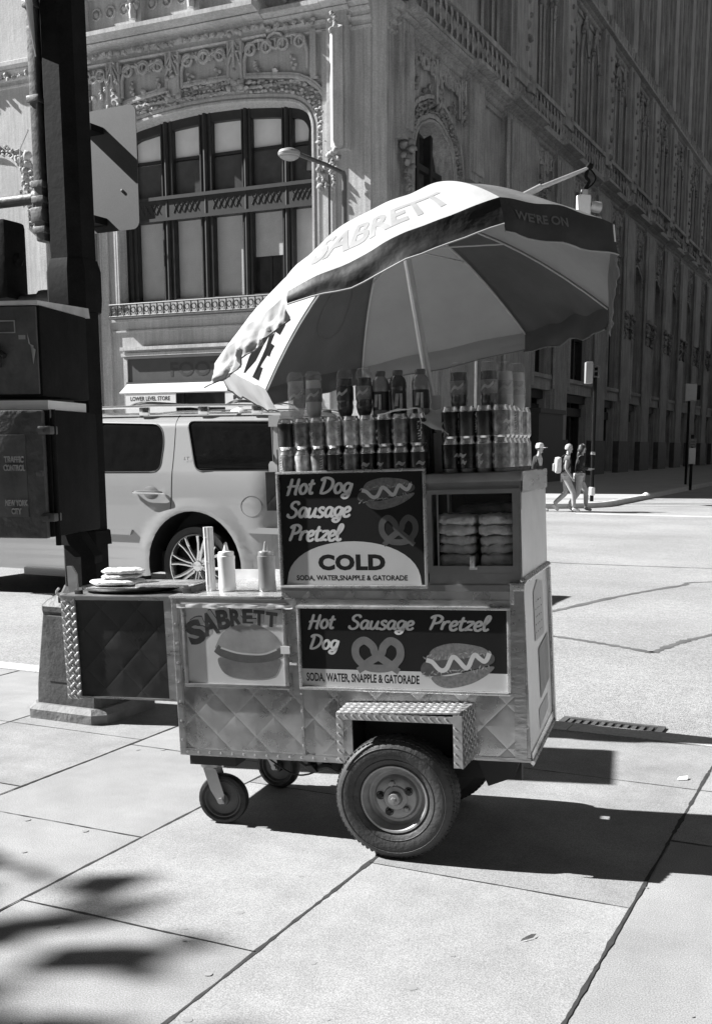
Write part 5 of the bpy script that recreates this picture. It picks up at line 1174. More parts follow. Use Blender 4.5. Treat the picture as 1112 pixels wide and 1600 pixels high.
part('napkin_box', 'alu_dk', lambda q: (q.box(-.525, -.458, .06, .17, 1.325, 1.33), q.box(-.525, -.521, .06, .17, 1.33, 1.475), q.box(-.462, -.458, .06, .17, 1.33, 1.475), q.box(-.521, -.462, .06, .064, 1.33, 1.475), q.box(-.521, -.462, .166, .17, 1.33, 1.475), q.tube([(-.462, .04, 1.0), (-.462, .04, 1.56)], .0025, 5)), sm=0)
# fender over the main wheel
fd = part('fender', 'dplate', lambda q: (q.add([(-.198, -.135, .572), (.276, -.135, .588), (.302, -.001, .598), (-.198, -.001, .584), (-.198, -.135, .566), (.276, -.135, .582), (.302, -.001, .592), (-.198, -.001, .578)], [(0, 1, 2, 3), (7, 6, 5, 4), (0, 4, 5, 1)]),
    q.box(-.200, -.172, -.138, -.132, .375, .572), q.box(-.172, .252, -.138, -.132, .546, .572),
    q.add([(.276, -.138, .586), (.303, -.001, .598), (.309, -.001, .400), (.288, -.138, .378), (.270, -.138, .586), (.297, -.001, .598), (.303, -.001, .400), (.282, -.138, .378)], [(0, 1, 2, 3), (7, 6, 5, 4), (0, 4, 5, 1), (0, 3, 7, 4), (3, 2, 6, 7)]),
    q.box(.252, .286, -.139, -.133, .380, .578)), sm=0)
def ftread(q):
    i = 0; y = -.128
    while y < -.008:
        x = -.19 + (i % 2) * .015
        while x < .28: loz(q, (x, y, .5725 + (x + .198) * .034 + (y + .135) * .08), radians(45 if i % 2 else -45), ax=((1, 0, 0), (0, 1, 0), (0, 0, 1))); x += .030
        y += .0165; i += 1
    lozs(q, -.200, -.172, .378, .572, -.1382); lozs(q, .252, .286, .384, .55, -.1392); lozs(q, -.172, .252, .548, .574, -.1382)
    z = .395; i = 0
    while z < .58:
        y = -.125 + (i % 2) * .014
        while y < -.01: loz(q, (.2795 + .0245 * (y + .138) / .137 + (.012) * (.586 - z) / .2 + .0015, y, z + (y + .138) * .1), radians(45 if i % 2 else -45), ax=((0, 1, 0), (0, 0, 1), (1, -.2, 0))); y += .028
        z += .0165; i += 1
part('tread_pattern', 'dplate', ftread, fd, 0)
# main wheels
def wheel(x, y, s, z=.238, R=.238):
    e = empty('wheel', None); e.parent = ct; e.location = (x, y, z); e.rotation_euler = (0, 0, 0 if s < 0 else pi); TREE.setdefault(ct.name, []).append(e)
    q = MB(); q.lathe([(.128, -.035), (.134, -.052), (.150, -.062), (.170, -.070), (.192, -.073), (.212, -.068), (.226, -.056), (.234, -.042), (.237, -.02), (R, 0), (.237, .02), (.234, .042), (.226, .056), (.192, .073), (.150, .062), (.128, .04)], ax=(0, 1, 0), seg=56)
    ty = q.build('tyre', 'rubber_w', e, 40)
    q = MB()
    for k in range(72):
        a = 2 * pi * k / 72
        for j, yy in enumerate((-.044, -.022, 0, .022, .044)):
            aa = a + (.5 * (j % 2)) * 2 * pi / 72; c, s_ = cos(aa), sin(aa); r = {0: .2315, 1: .2352, 2: .2365, 3: .2352, 4: .2315}[j]; t = Vector((-s_, 0, c)); n = Vector((c, 0, s_)); p = n * r + Vector((0, yy, 0)); wv = .0065; hh = .0022
            vs = [p + t * a1 * wv + Vector((0, b1 * .009, 0)) + n * hh_ for hh_ in (-.003, hh) for a1, b1 in ((-1, -.6), (1, -1), (1, .6), (-1, 1))]
            q.add(vs, [(4, 5, 6, 7), (0, 1, 5, 4), (1, 2, 6, 5), (2, 3, 7, 6), (3, 0, 4, 7)])
    q.build('tread_blocks', 'rubber', ty, 0)
    q = MB(); q.tube([(.158 * cos(a), -.0665, .158 * sin(a)) for a in [2 * pi * k / 48 for k in range(48)]], .0016, 4, closed=True); q.tube([(.205 * cos(a), -.0712, .205 * sin(a)) for a in [2 * pi * k / 48 for k in range(48)]], .0014, 4, closed=True); q.build('sidewall_ring', 'rubber_w', ty)
    q = MB(); q.lathe([(.134, -.050), (.131, -.057), (.124, -.056), (.121, -.048), (.113, -.040), (.108, -.022), (.098, -.015), (.088, -.016), (.080, -.030), (.072, -.034), (.050, -.033), (.045, -.038), (.030, -.040), (.028, -.040), (.028, -.03), (0, -.03)], ax=(0, 1, 0), seg=44); q.lathe([(.12, .05), (.13, .056), (.134, .05), (.12, -.0)], ax=(0, 1, 0), seg=32)
    rm = q.build('rim', 'rim', e, 30)
    q = MB(); q.lathe([(.026, -.030), (.026, -.052), (.022, -.060), (0, -.062)], ax=(0, 1, 0), seg=20); q.lathe([(.012, -.062), (.010, -.068), (0, -.069)], ax=(0, 1, 0), seg=6); q.build('hub_cap', 'rim', rm, 30)
    for k in range(5):
        a = k * 2 * pi / 5 + .5; q = MB(); q.lathe([(.012, -.034), (.012, -.045), (.008, -.048), (0, -.048)], (cos(a) * .060, 0, sin(a) * .060), (0, 1, 0), 6); q.lathe([(.017, -.0352), (.0135, -.0356)], (cos(a) * .060, 0, sin(a) * .060), (0, 1, 0), 14); q.build('wheel_nut', 'black' if k in (0, 2, 3) else 'rim', rm, 30)
    return e
wheel(.012, -.062, -1); wheel(.012, D + .05, 1)
part('axle', 'black', lambda q: (q.tube([(.012, -.02, .238), (.012, D, .238)], .022, 10), q.box(-.20, .46, .10, .14, .275, .35), q.box(-.20, .46, .42, .46, .275, .35), q.box(-.015, .04, .09, .15, .22, .30), q.prism([(.30, .36), (.46, .36), (.44, .30), (.34, .26)], .05, .09)), sm=30)
def under(q):
    q.box(-.905, -.70, .02, .12, .29, .345); q.box(-.905, -.70, .55, .60, .29, .345); q.box(-.9, -.2, .02, .05, .33, .35)
    q.tube(catmull([(-.40, .05, .35), (-.36, .03, .30), (-.30, .02, .315), (-.24, .03, .29), (-.19, .05, .33)], 5), .012, 6); q.tube(catmull([(-.45, .1, .30), (-.36, .05, .285), (-.30, .05, .33), (-.22, .05, .27)], 5), .006, 6)
    q.blob((-.37, .03, .30), .03); q.blob((-.26, .03, .32), .028); q.tube(catmull([(-.86, .35, .35), (-.6, .3, .20), (-.45, .2, .22), (-.35, .1, .3)], 6), .004, 5)
part('underframe', 'black', under)
def caster(x, y, wz, R=.105, ang=.12):
    gz = -x * .0332 + .0  # ground height in the leaning cart frame
    e = empty('caster_wheel', None); e.parent = ct; e.location = (x, y, gz); e.rotation_euler = (0, 0, ang); TREE.setdefault(ct.name, []).append(e)
    q = MB(); q.rbox(-.055, .045, -.045, .045, .262, .270, .003); q.lathe([(.035, .235), (.045, .245), (.045, .262)], (0, 0, 0), seg=16); q.prism([(-.025, .24), (.028, .24), (.058, .13), (.056, .09), (.035, .09), (.0, .15)], -.036, -.032); q.prism([(-.025, .24), (.028, .24), (.058, .13), (.056, .09), (.035, .09), (.0, .15)], .032, .036); q.cyl((.045, -.05, .105), (.045, .05, .105), .012, seg=10); q.build('fork', 'galv', e, 30)
    q = MB(); q.lathe([(.078, -.018), (.088, -.025), (R - .004, -.022), (R, -.012), (R, .012), (R - .004, .022), (.088, .025), (.078, .018)], (.045, 0, R), (0, 1, 0), 36); q.build('tyre', 'rubber', e, 40)
    q = MB(); q.lathe([(.079, -.018), (.074, -.020), (.066, -.008), (.03, -.008), (.026, -.026), (.014, -.028), (.0, -.028)], (.045, 0, R), (0, 1, 0), 30); q.lathe([(.079, .018), (.074, .020), (.066, .008), (.03, .008), (.026, .026), (0, .028)], (.045, 0, R), (0, 1, 0), 30); q.build('rim', 'iron_l', e, 30)
    return e
caster(-.835, .075, 0); caster(-.80, .60, 0, ang=-.15)

# ------------------------------------------------------------------ things on the cart
def at(x, y, z, rz=0, rx=0, ry=0): return OM @ Matrix.Translation((x, y, z)) @ Matrix.Rotation(rz, 4, 'Z') @ Matrix.Rotation(ry, 4, 'Y') @ Matrix.Rotation(rx, 4, 'X')
CAN = [(.0, 0.004), (.020, .004), (.024, .0), (.026, .004), (.0325, .014)]
def make_can(bm, mark):
    e = empty('drink_can', None)
    q = MB(); q.lathe([(.0325, .0135), (.033, .016), (.033, .100), (.0325, .102)], seg=20); b = q.build('label_band', bm, e, 40)
    q = MB(); q.lathe([(.0, .004), (.020, .004), (.024, .0), (.026, .003), (.0322, .0132), (.0325, .0135), (.0320, .016), (.0320, .10), (.0325, .102), (.0315, .107), (.027, .116), (.0265, .121), (.0255, .121), (.0250, .117), (0, .117)], seg=20); q.build('can_metal', 'can_al', e, 40)
    q = MB(); S = mark
    def onc(P): q.add([(.0336 * sin(a), -.0336 * cos(a), h) for a, h in P], [tuple(range(len(P)))])
    rnd = random.Random(S * 7 + 1)
    if S in (0, 1):       # lettering running up the can
        h = .024
        while h < .090:
            w_ = rnd.uniform(.14, .3); L = rnd.uniform(.004, .008); c0 = -.1 + S * .3; onc([(c0 - w_, h), (c0 + w_, h + .003), (c0 + w_, h + L * .6 + .003), (c0 - w_, h + L * .6)])
            if rnd.random() < .6: onc([(c0 + w_ * .4, h), (c0 + w_, h), (c0 + w_, h + L + .003), (c0 + w_ * .4, h + L + .003)])
            h += L + .003
    else:                 # swoosh and emblem
        for c0, hh, k in ((-.1, .060, 1), (.15, .035, .6)):
            P = catmull([(-.55 * k + c0, 0, hh - .004), (-.2 * k + c0, 0, hh + .004), (.2 * k + c0, 0, hh - .002), (.55 * k + c0, 0, hh + .006)], 5); n = len(P)
            for i in range(n - 1): w0 = .006 * sin(pi * i / (n - 1)) + .0008; w1 = .006 * sin(pi * (i + 1) / (n - 1)) + .0008; onc([(P[i].x, P[i].z - w0), (P[i + 1].x, P[i + 1].z - w1), (P[i + 1].x, P[i + 1].z + w1), (P[i].x, P[i].z + w0)])
    onc([(-.9, .092), (.9, .092), (.9, .094), (-.9, .094)]) if S == 1 else onc([(-.9, .020), (.9, .020), (.9, .0215), (-.9, .0215)])
    q.build('printed_mark', 'can_ink', e, 0)
    return e
kinds = [('can_d', 0), ('can_m', 1), ('can_m', 2), ('can_l', 1), ('can_l', 3), ('can_k', 2), ('can_d', 3)]
protos = {}
def can(k, x, y, z, rz, label, group):
    mw = at(x, y, z, rz)
    if k not in protos: e = make_can(*kinds[k]); protos[k] = e; e.matrix_world = mw
    else: e = copy_tree(protos[k], mw=mw)
    e['label'] = label; e['category'] = 'can'; e['group'] = group
words = ['first', 'second', 'third', 'fourth', 'fifth', 'sixth', 'seventh', 'eighth', 'ninth']
up = [0, 1, 2, 3, 4, 3, 5, 2, 0]; lo_ = [1, 4, 1, 0, 2, 5, 6, 6, 6]
tone = ['dark', 'patterned', 'patterned', 'pale', 'pale striped', 'black', 'dark swirl-marked']
for i in range(9):
    x = -.424 + i * .0655 + random.uniform(-.002, .002)
    can(lo_[i], x, .042, 1.432, random.uniform(-1.3, 1.3), '%s drink can, %s from the left in the lower row above the COLD sign' % (tone[lo_[i]], words[i]), 'cans stacked over the tall sign')
    can(up[i], x + random.uniform(-.003, .003), .045, 1.554, random.uniform(-1.3, 1.3), '%s drink can, %s from the left in the upper row above the COLD sign' % (tone[up[i]], words[i]), 'cans stacked over the tall sign')
for i in range(4):
    x = .222 + i * .0625
    can([5, 5, 2, 2][i], x, .050, 1.454, random.uniform(-1.3, 1.3), '%s drink can, %s from the left in the lower row above the bread case' % (['black', 'black', 'patterned', 'patterned'][i], words[i]), 'cans stacked over the bread case')
    can([5, 0, 0, 2][i], x, .052, 1.576 - .005, random.uniform(-1.3, 1.3), '%s drink can, %s from the left in the upper row above the bread case' % (['black', 'dark', 'dark', 'patterned'][i], words[i]), 'cans stacked over the bread case')
for j in range(1, 6):
    for lv in (0, 1):
        can(3 if j % 2 else 1, .4095 + .004 * j, .052 + .067 * j, 1.454 + .117 * lv, random.uniform(-1.3, 1.3), '%s drink can %s, %s layer over the bread case' % ('pale' if j % 2 else 'patterned', ['', 'right behind the front corner', 'second behind the front corner', 'third behind the front corner', 'fourth behind the front corner', 'fifth behind the front corner', 'rearmost at the right edge'][j], ['lower', 'upper'][lv]), 'cans stacked over the bread case')
def bottle_soda(e, liq, lab, inv):      # contoured soda bottle; base on top when inverted
    prof = [(.0, 0), (.024, .0), (.032, .012), (.0345, .03), (.033, .055), (.034, .07), (.034, .125), (.0325, .135), (.035, .15), (.030, .175), (.018, .198), (.0125, .208), (.0125, .222)]
    f = (lambda P: [(r, .222 - h) for r, h in P][::-1]) if inv else (lambda P: P)
    def wob(a, h): hh = .222 - h if inv else h; return 1 - (.13 * max(0, 1 - hh / .02)) * (1 if cos(5 * a) > 0 else 0) + (.0)
    q = MB(); q.lathe(f(prof), seg=25, wob=wob); q.build('plastic', 'pet', e, 40)
    top = .185 if inv else .165
    P2 = [(0, .0)] + [(max(r - .0015, 0), h) for r, h in f(prof) if h <= top] + [(f(prof)[-1][0] * 0 + .030, top), (0, top)]
    q = MB(); q.lathe(P2, seg=20); q.build('drink', liq, e, 40)
    z0, z1 = (.098, .152) if inv else (.070, .125)
    q = MB(); q.lathe([(.0348, z0), (.0352, z0 + .002), (.0352, z1 - .002), (.0348, z1)], seg=24); lb = q.build('label_wrap', lab, e, 40)
    q = MB(); P = catmull([(-.8, 0, z0 + .012), (-.2, 0, z0 + .03), (.2, 0, z0 + .024), (.8, 0, z1 - .012)], 5); vs = []
    for p in P: vs += [(.0357 * sin(p.x), -.0357 * cos(p.x), p.z - .006), (.0357 * sin(p.x), -.0357 * cos(p.x), p.z + .006)]
    q.add(vs, [(2 * i, 2 * i + 1, 2 * i + 3, 2 * i + 2) for i in range(len(P) - 1)]); q.build('printed_mark', 'can_ink', lb, 0)
    q = MB(); zc = (-.004, .014) if inv else (.212, .228); q.lathe([(0, zc[0]), (.0145, zc[0]), (.0145, zc[1]), (0, zc[1])], seg=16); q.build('cap', 'capw', e, 30)
def bottle_sport(e, liq, lab):
    q = MB(); q.lathe([(0, 0), (.030, 0), (.035, .01), (.035, .02), (.0335, .03), (.0335, .10), (.036, .108), (.036, .120), (.0345, .135), (.030, .150), (.021, .160), (.019, .165)], seg=24); q.build('bottle_body', liq, e, 40)
    q = MB(); q.lathe([(.0345, .028), (.035, .03), (.035, .100), (.0345, .102)], seg=24); lb = q.build('label_wrap', lab, e, 40)
    q = MB(); q.box(.012, .022, -.0352, -.030, .03, .09); q.add([(-.01, -.0362, .04), (.004, -.0362, .04), (.010, -.0362, .09), (-.004, -.0362, .09)], [(0, 1, 2, 3)]); q.build('printed_mark', 'lab_l', lb, 0)
    q = MB(); q.lathe([(.020, .162), (.021, .164), (.021, .180), (.019, .184), (0, .184)], seg=20); q.build('cap', 'cap', e, 40)
specs = [(-.400, 'w', 'clear water bottle standing upside down at the left end of the bottle row'), (-.327, 'l', 'pale lemon drink bottle standing upside down beside the clear water bottle'), (-.200, 'c', 'black cola bottle standing upside down, left of the two cola bottles'), (-.124, 'c2', 'black cola bottle with a paler label, right of the two cola bottles'),
         (-.062, 's1', 'pale sports drink bottle with a dark cap beside the cola bottles'), (.006, 's2', 'darkest sports drink bottle with a dark cap, middle of the three'), (.094, 's3', 'pale sports drink bottle just left of the umbrella pole'),
         (.244, 't', 'dark iced tea bottle with a grey label just right of the umbrella pole'), (.357, 't2', 'dark iced tea bottle with a grey label above the right front can')]
for x, k, lbl in specs:
    e = empty('drink_bottle', None, lbl, 'bottle', 'drink bottles on top of the cart')
    if k == 'w': bottle_soda(e, 'water', 'pet', True)
    elif k == 'l': bottle_soda(e, 'lemon', 'lab_m', True)
    elif k == 'c': bottle_soda(e, 'cola', 'lab_d', True)
    elif k == 'c2': bottle_soda(e, 'cola', 'lab_m', True)
    elif k in ('t', 't2'): bottle_soda(e, 'tea', 'lab_m', True)
    else: bottle_sport(e, 'gat2' if k == 's2' else 'gat1', 'lab_d' if k != 's2' else 'gat2')
    z = 1.645 if k in 'wlcc2' else (1.668 if k[0] == 's' else 1.645); sc = Matrix.Scale(.93, 4)
    e.matrix_world = at(x, .105 if k[0] != 's' else .12, z, random.uniform(-.4, .4)) @ sc
for x, y, lbl in ((.405, .16, 'frosted clear bottle behind the right iced tea bottle'), (.432, .26, 'frosted clear bottle rearmost at the right end of the cart top')):
    e = empty('drink_bottle', None, lbl, 'bottle', 'drink bottles on top of the cart'); bottle_soda(e, 'lemon', 'pet', True); e.matrix_world = at(x, y, 1.64, .3) @ Matrix.Scale(.95, 4)
# supports and papers between the cans
q = MB(); q.rbox(-.45, .13, .09, .55, 1.4335, 1.644, .01); q2 = q.build('stock_carton', 'gat2', None, 20, mw=at(0, 0, 0)); tag(q2, 'low dark carton behind the left cans carrying the bottle row', 'carton')
q = MB(); q.rbox(.175, .385, .10, .52, 1.453, 1.642, .01); q2 = q.build('stock_carton', 'gat2', None, 20, mw=at(0, 0, 0)); tag(q2, 'low dark carton behind the right cans carrying the iced tea bottles', 'carton')
e = empty('white_carton', at(.136, .16, 1.433), 'narrow white carton with black letters upright between cans beside the pole', 'carton')
q = MB(); q.rbox(-.012, .026, 0, .012, 0, .31, .003); q.build('carton', 'white_p', e, 20)
q = MB(); put_text(q, 'PA', .004, .024, .235, .25, -.001, .03); put_text(q, 'E', -.006, .004, .17, .185, -.001, .03); q.build('lettering', 'ink', e, 0)
# loose plastic sheet over the back of the left cans
def drape(u, v):
    x = -.03 + .22 * u; z = 1.688 + .014 * sin(u * pi) - .03 * max(0, u - .6) * 3.2 * v - .004 - .008 * v; y = .005 + .16 * (1 - v) - .0 * u
    return (x + .05 * v * (u - .3), y + .03 * noise.noise(Vector((u * 5, v * 3, 0))), z + .012 * noise.noise(Vector((u * 6, v * 4, 3))) - (.05 * v if u > .6 else 0))
q = MB(); q.grid(drape, 26, 14); tag(q.build('plastic_sheet', 'paper', None, 60, mw=at(0, 0, 0)), 'crumpled pale sheet lying over the cans beside the umbrella pole', 'plastic sheet')
# bread packs in the case
def pack(name, x, y, z, sx, sy, sz, n, lbl, m='bread', lay=2):
    e = empty(name, at(x, y, z, random.uniform(-.12, .12), 0, random.uniform(-.05, .05)), lbl, 'bread', 'bread packs in the warming case')
    for k in range(lay):
        q = MB()
        def f(u, v):
            a = u * 2 * pi; t = (v - .5) * pi; cx = cos(t) * cos(a); cy = cos(t) * sin(a); cz = sin(t)
            pw = lambda c, p: math.copysign(abs(c) ** p, c)
            lob = 1 + .06 * abs(cos(n * pi * (pw(cx, .5) + 1) / 2))
            return (pw(cx, .45) * sx / 2, pw(cy, .45) * sy / 2, (k + .5) * sz / lay + pw(cz, .6) * sz / lay / 2 * lob + .011 * noise.noise(Vector((cx * 4 + x * 9, cy * 4, cz * 3 + z * 9 + k))))
        q.grid(f, 40, 12, cu=True); q.build('bun_layer', m, e, 80)
    q = MB()
    def g(u, v):
        a = u * 2 * pi; t = (v - .5) * pi; pw = lambda c, p: math.copysign(abs(c) ** p, c); w_ = .004 * noise.noise(Vector((u * 30, v * 14, x * 7)))
        return (pw(cos(t) * cos(a), .45) * (sx / 2 + .004 + w_), pw(cos(t) * sin(a), .45) * (sy / 2 + .004 + w_), sz / 2 + pw(sin(t), .6) * (sz / 2 + .004) + w_)
    q.grid(g, 48, 16, cu=True); q.build('plastic_bag', 'bagf', e, 80)
M['bagf'] = glass('bag_film', .98, .05, .12, .7)
zb = 1.099
pack('bread_pack', .235, .10, zb, .140, .12, .052, 2, 'flat bread pack at the bottom left of the glass case', lay=1); pack('bread_pack', .385, .10, zb, .130, .12, .052, 2, 'flat bread pack at the bottom right of the glass case', lay=1)
pack('bread_pack', .232, .11, zb + .053, .142, .12, .070, 4, 'pack of small round buns in the middle left of the glass case', lay=2); pack('bread_pack', .388, .11, zb + .053, .132, .12, .066, 4, 'pack of small round buns in the middle right of the glass case', lay=2)
pack('bread_pack', .232, .10, zb + .125, .150, .13, .074, 1, 'long bun pack on the top left of the glass case', lay=2); pack('bread_pack', .388, .10, zb + .122, .140, .13, .076, 1, 'long bun pack on the top right of the glass case', lay=2)
pack('bread_pack', .32, .26, zb + .02, .26, .12, .21, 2, 'large dim bread bag at the back of the glass case', m='bagp', lay=2)
# squeeze bottles, cup stack, tray and flat breads on the counter
def squeeze(x, y, m, lbl):
    e = empty('squeeze_bottle', at(x, y, .997), lbl, 'bottle', 'squeeze bottles on the counter')
    q = MB(); q.lathe([(0, 0), (.033, 0), (.036, .004), (.036, .02), (.0345, .05), (.0345, .125), (.036, .135), (.0355, .143), (.030, .146)], seg=28); q.build('body', m, e, 40)
    q = MB(); q.lathe([(.032, .144), (.032, .158), (.029, .162), (.014, .164), (.011, .170), (.0055, .196), (.003, .200), (0, .200)], seg=24); q.build('nozzle_cap', m, e, 40)
squeeze(-.752, .145, 'squeeze', 'white squeeze bottle, left of the two on the counter'); squeeze(-.578, .15, 'squeeze2', 'greyish squeeze bottle with a pale nozzle close to the COLD sign')
e = empty('cup_stack', at(-.829, .15, .997), 'tall fluted white stack of paper sleeves beside the white squeeze bottle', 'paper stack')
q = MB(); q.lathe([(.0, .0), (.019, 0), (.019, .262), (0, .262)], seg=36, wob=lambda a, h: 1 + .10 * (cos(6 * a) > 0)); q.build('sleeves', 'squeeze', e, 30)
q = MB()
for i in range(3): q.lathe([(.0205, .02 + i * .1), (.0212, .021 + i * .1), (.0205, .022 + i * .1)], seg=20)
q.build('rim_bands', 'paper', e)
tr_ = empty('griddle_tray', at(-1.15, .16, .994), 'black griddle tray with a pale edge on the left wing of the cart', 'tray')
q = MB(); q.lathe([(0, .004), (.17, .004), (.19, .012), (.20, .022), (.194, .022), (.17, .010), (0, .009)], seg=36); q.v = [(x * 1.15 - .05, y * .72, z) for x, y, z in q.v]; q.build('pan', 'tray', tr_, 40)
q = MB(); q.rbox(.02, .265, -.10, .08, .026, .038, .004); q.rbox(-.20, .04, -.12, .10, .021, .026, .002); q.build('cover', 'alu_b', tr_, 20)
q = MB(); q.rbox(.24, .28, -.11, .09, .002, .026, .003); q.build('lip', 'black', tr_, 20)
def flat(x, y, z, sx, sy, sz, lbl, sd):
    q = MB()
    def f(u, v):
        a = u * 2 * pi; t = (v - .5) * pi; r = 1 + .10 * noise.noise(Vector((cos(a) * 2.2 + sd, sin(a) * 2.2, 1)))
        return (cos(t) ** .5 * cos(a) * sx / 2 * r if cos(t) > 0 else 0, cos(t) ** .5 * sin(a) * sy / 2 * r if cos(t) > 0 else 0, sin(t) * sz / 2 * (1 + .5 * noise.noise(Vector((cos(a) * 3, sin(a) * 3 + sd, t)))) + .004 * noise.noise(Vector((cos(a) * 5 * cos(t), sin(a) * 5 * cos(t), sd))))
    q.grid(f, 36, 12, cu=True); tag(q.build('flat_bread', 'bread2', None, 80, mw=at(x, y, z)), lbl, 'bread', 'flat breads on the griddle tray')
M['bread2'] = mat('toasted_bread', .62, .7, var=.25, scale=30, bump=.7, bscale=45)
flat(-1.25, .13, 1.036, .25, .16, .024, 'broad pale flat bread, lowest of the stack on the griddle tray', 1.3); flat(-1.235, .14, 1.058, .18, .13, .020, 'pale flat bread in the middle of the stack on the griddle tray', 4.1); flat(-1.225, .14, 1.080, .20, .12, .026, 'lumpy pale bread on top of the stack on the griddle tray', 7.7)
q = MB()
for i in range(4): q.grid(lambda u, v: (-.518 + .05 * u + i * .003, .08 + .018 * i, 1.45 + .055 * v + .012 * sin(u * 7 + i) * v), 8, 4)
tag(q.build('paper_napkins', 'paper', None, 60, mw=at(0, 0, 0)), 'white paper napkins sticking out of the small box by the tall sign', 'napkins')
q = MB(); q.add([(0, 0, .001), (.045, .025, .001), (.06, .05, .004), (.04, .03, .012), (.008, .006, .008)], [(0, 1, 2, 3, 4)]); tag(q.build('paper_scrap', 'paper', None, 0, mw=Matrix.Translation((.43, 3.245, .004))), 'small white paper scrap on the sunlit pavement in front of the cart', 'litter')
q = MB(); q.add([(0, 0, .001), (.05, .0, .002), (.06, .03, .012), (.02, .035, .006)], [(0, 1, 2, 3)]); tag(q.build('paper_scrap', 'paper', None, 0, mw=Matrix.Translation((1.38, 4.95, .004))), 'small white paper scrap in the cart shadow at the right', 'litter')

# ------------------------------------------------------------------ umbrella
ub = empty('umbrella', OM @ Matrix.Translation((.137, .27, 1.0)), 'big windblown vendor umbrella shading the cart, pale and dark panels', 'umbrella')
UO = Vector((.137, .27, 1.0))
C0 = Vector((.082, .28, 2.055)); AP = Vector((-.028, .334, 2.44)); N0 = (AP - C0).normalized()
RV = [Vector(p) for p in [(-0.613, -0.158, 1.878), (-0.161, -0.534, 2.053), (0.503, -0.4, 2.305), (0.808, 0.077, 2.286), (0.732, 0.68, 2.085), (0.325, 1.093, 2.051), (-0.407, 0.958, 1.927), (-0.681, 0.47, 1.821)]]
def surf(i, t, r, off=0.0):
    a, b = RV[i], RV[(i + 1) % 8]; e = a.lerp(b, t); m = sin(pi * t)
    scal = 1 + {0: .02, 1: .06, 2: .02, 3: -.02, 4: .05, 5: .02, 6: -.02, 7: .0}[i] * m * r     # wind fills or slackens each panel
    p = C0 + (e - C0) * r * scal + (AP - C0) * (1 - r ** 1.9)
    out = (p - C0 - N0 * (p - C0).dot(N0)); on = (N0 * .8 + (out.normalized() * .6 if out.length > .05 else Vector((0, 0, 0)))).normalized()
    bulge = {0: .0, 1: .0, 2: .01, 3: .03, 4: .03, 5: .03, 6: .03, 7: .0}[i]
    q3 = Vector((i * 3.7 + t * 2.2, r * 3, 1.5))
    w = .010 * noise.noise(q3) * m + .006 * sin(pi * t * 4 + i) * r * r * m
    if i in (0, 7): w += (.018 if i == 0 else .05) * m * r * noise.noise(Vector((t * 5 + i, r * 6, 4)))
    if i == 1: w += .010 * m * max(0, r - .5) * noise.noise(Vector((t * 9, r * 14, 8)))
    if i in (0, 7): w += (.004 if i == 0 else .02) * m * r * noise.noise(Vector((t * 13 + i, r * 15, 9)))
    if i == 4: w += .035 * m * r ** 4 * noise.noise(Vector((t * 5, r * 6, 2)))
    return p + on * (bulge * m * r * (1.3 - r) * 1.6 + w + off)
pm = ['cl', 'cl', 'cm', 'cl', 'cd', 'cl', 'cd', 'c7']
lb = ['pale panel blown down at the left', 'pale lettered panel facing the sun', 'greyish panel at the top right', 'pale panel at the right', 'dark panel at the lower right', 'pale panel at the back', 'dark panel with a round badge', 'pale lettered panel at the left tip']
def loc_(p): return tuple(p - UO)
panels = []
for i in range(8):
    q = MB(); q.grid(lambda u, v: loc_(surf(i, u, max(v, .001))), 60 if i == 1 else 26, 60 if i == 1 else 28); o = q.build('canopy_panel', pm[i], ub, 80); o['label'] = lb[i]; panels.append(o)
    q = MB(); P = [loc_(surf(i, 0, r / 10, -.010)) for r in range(1, 11)]; q.tube(P, .0035, 5); q.build('rib', 'pole', ub)
def val(i, t, h):
    p = surf(i, t, 1); out = (p - C0); out.z = 0; out.normalize(); m = sin(pi * t)
    dirs = {0: Vector((-.15, .0, -1)), 1: Vector((.10, -.05, -1)), 2: Vector((.15, .1, -1)), 3: Vector((.10, .05, -1)), 4: Vector((-.1, -.1, -1)), 5: Vector((0, -.2, -.8)), 6: Vector((.1, -.3, -.8)), 7: Vector((.55, -.1, -1))}[i]
    L = {0: .10, 1: .085, 2: .120, 3: .13, 4: .10, 5: .09, 6: .09, 7: .13}[i] * (.86 + .14 * m if i != 1 else .5 + .5 * min(1, 3 * t) * 1)
    curl = noise.noise(Vector((i * 5.1 + t * 5, h * 1.5, 0)))
    if i == 0: curl = 3.4 * curl + 1.6 * noise.noise(Vector((t * 16, h * 4, 2)))
    return p + dirs.normalized() * h * L + out * (.014 * h * curl + (.02 * h if i in (1,) else 0)) + Vector((.012 * h * noise.noise(Vector((t * 9, i, 3))), 0, .0))
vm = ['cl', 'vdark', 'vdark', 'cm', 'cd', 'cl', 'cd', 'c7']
vals = []
for i in range(8):
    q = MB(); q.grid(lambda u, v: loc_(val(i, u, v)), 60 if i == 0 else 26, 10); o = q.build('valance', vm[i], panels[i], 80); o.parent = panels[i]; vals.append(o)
    q = MB(); q.tube([loc_(val(i, k / 16, 1)) for k in range(17)], .0028, 5); q.build('edge_binding', 'cl' if i in (1, 2) else 'cm', vals[i])
q = MB(); q.tube([loc_(surf(i, 0, .995) + Vector((0, 0, -.005))) for i in range(8)][3:4] * 1 + [loc_(surf(3, 0, 1) + Vector((0, 0, -.06)))], .008, 6); q.build('rib_tip', 'white_p', ub)
BP = Vector((.137, .27, .0)); TP = AP + N0 * .02
q = MB(); q.tube([loc_(Vector((.150, .262, 1.10))), loc_(Vector((.150, .262, 1.40)).lerp(TP, .0)), loc_(TP)], [.019, .019, .015], 14); q.build('pole', 'pole', ub, 40)
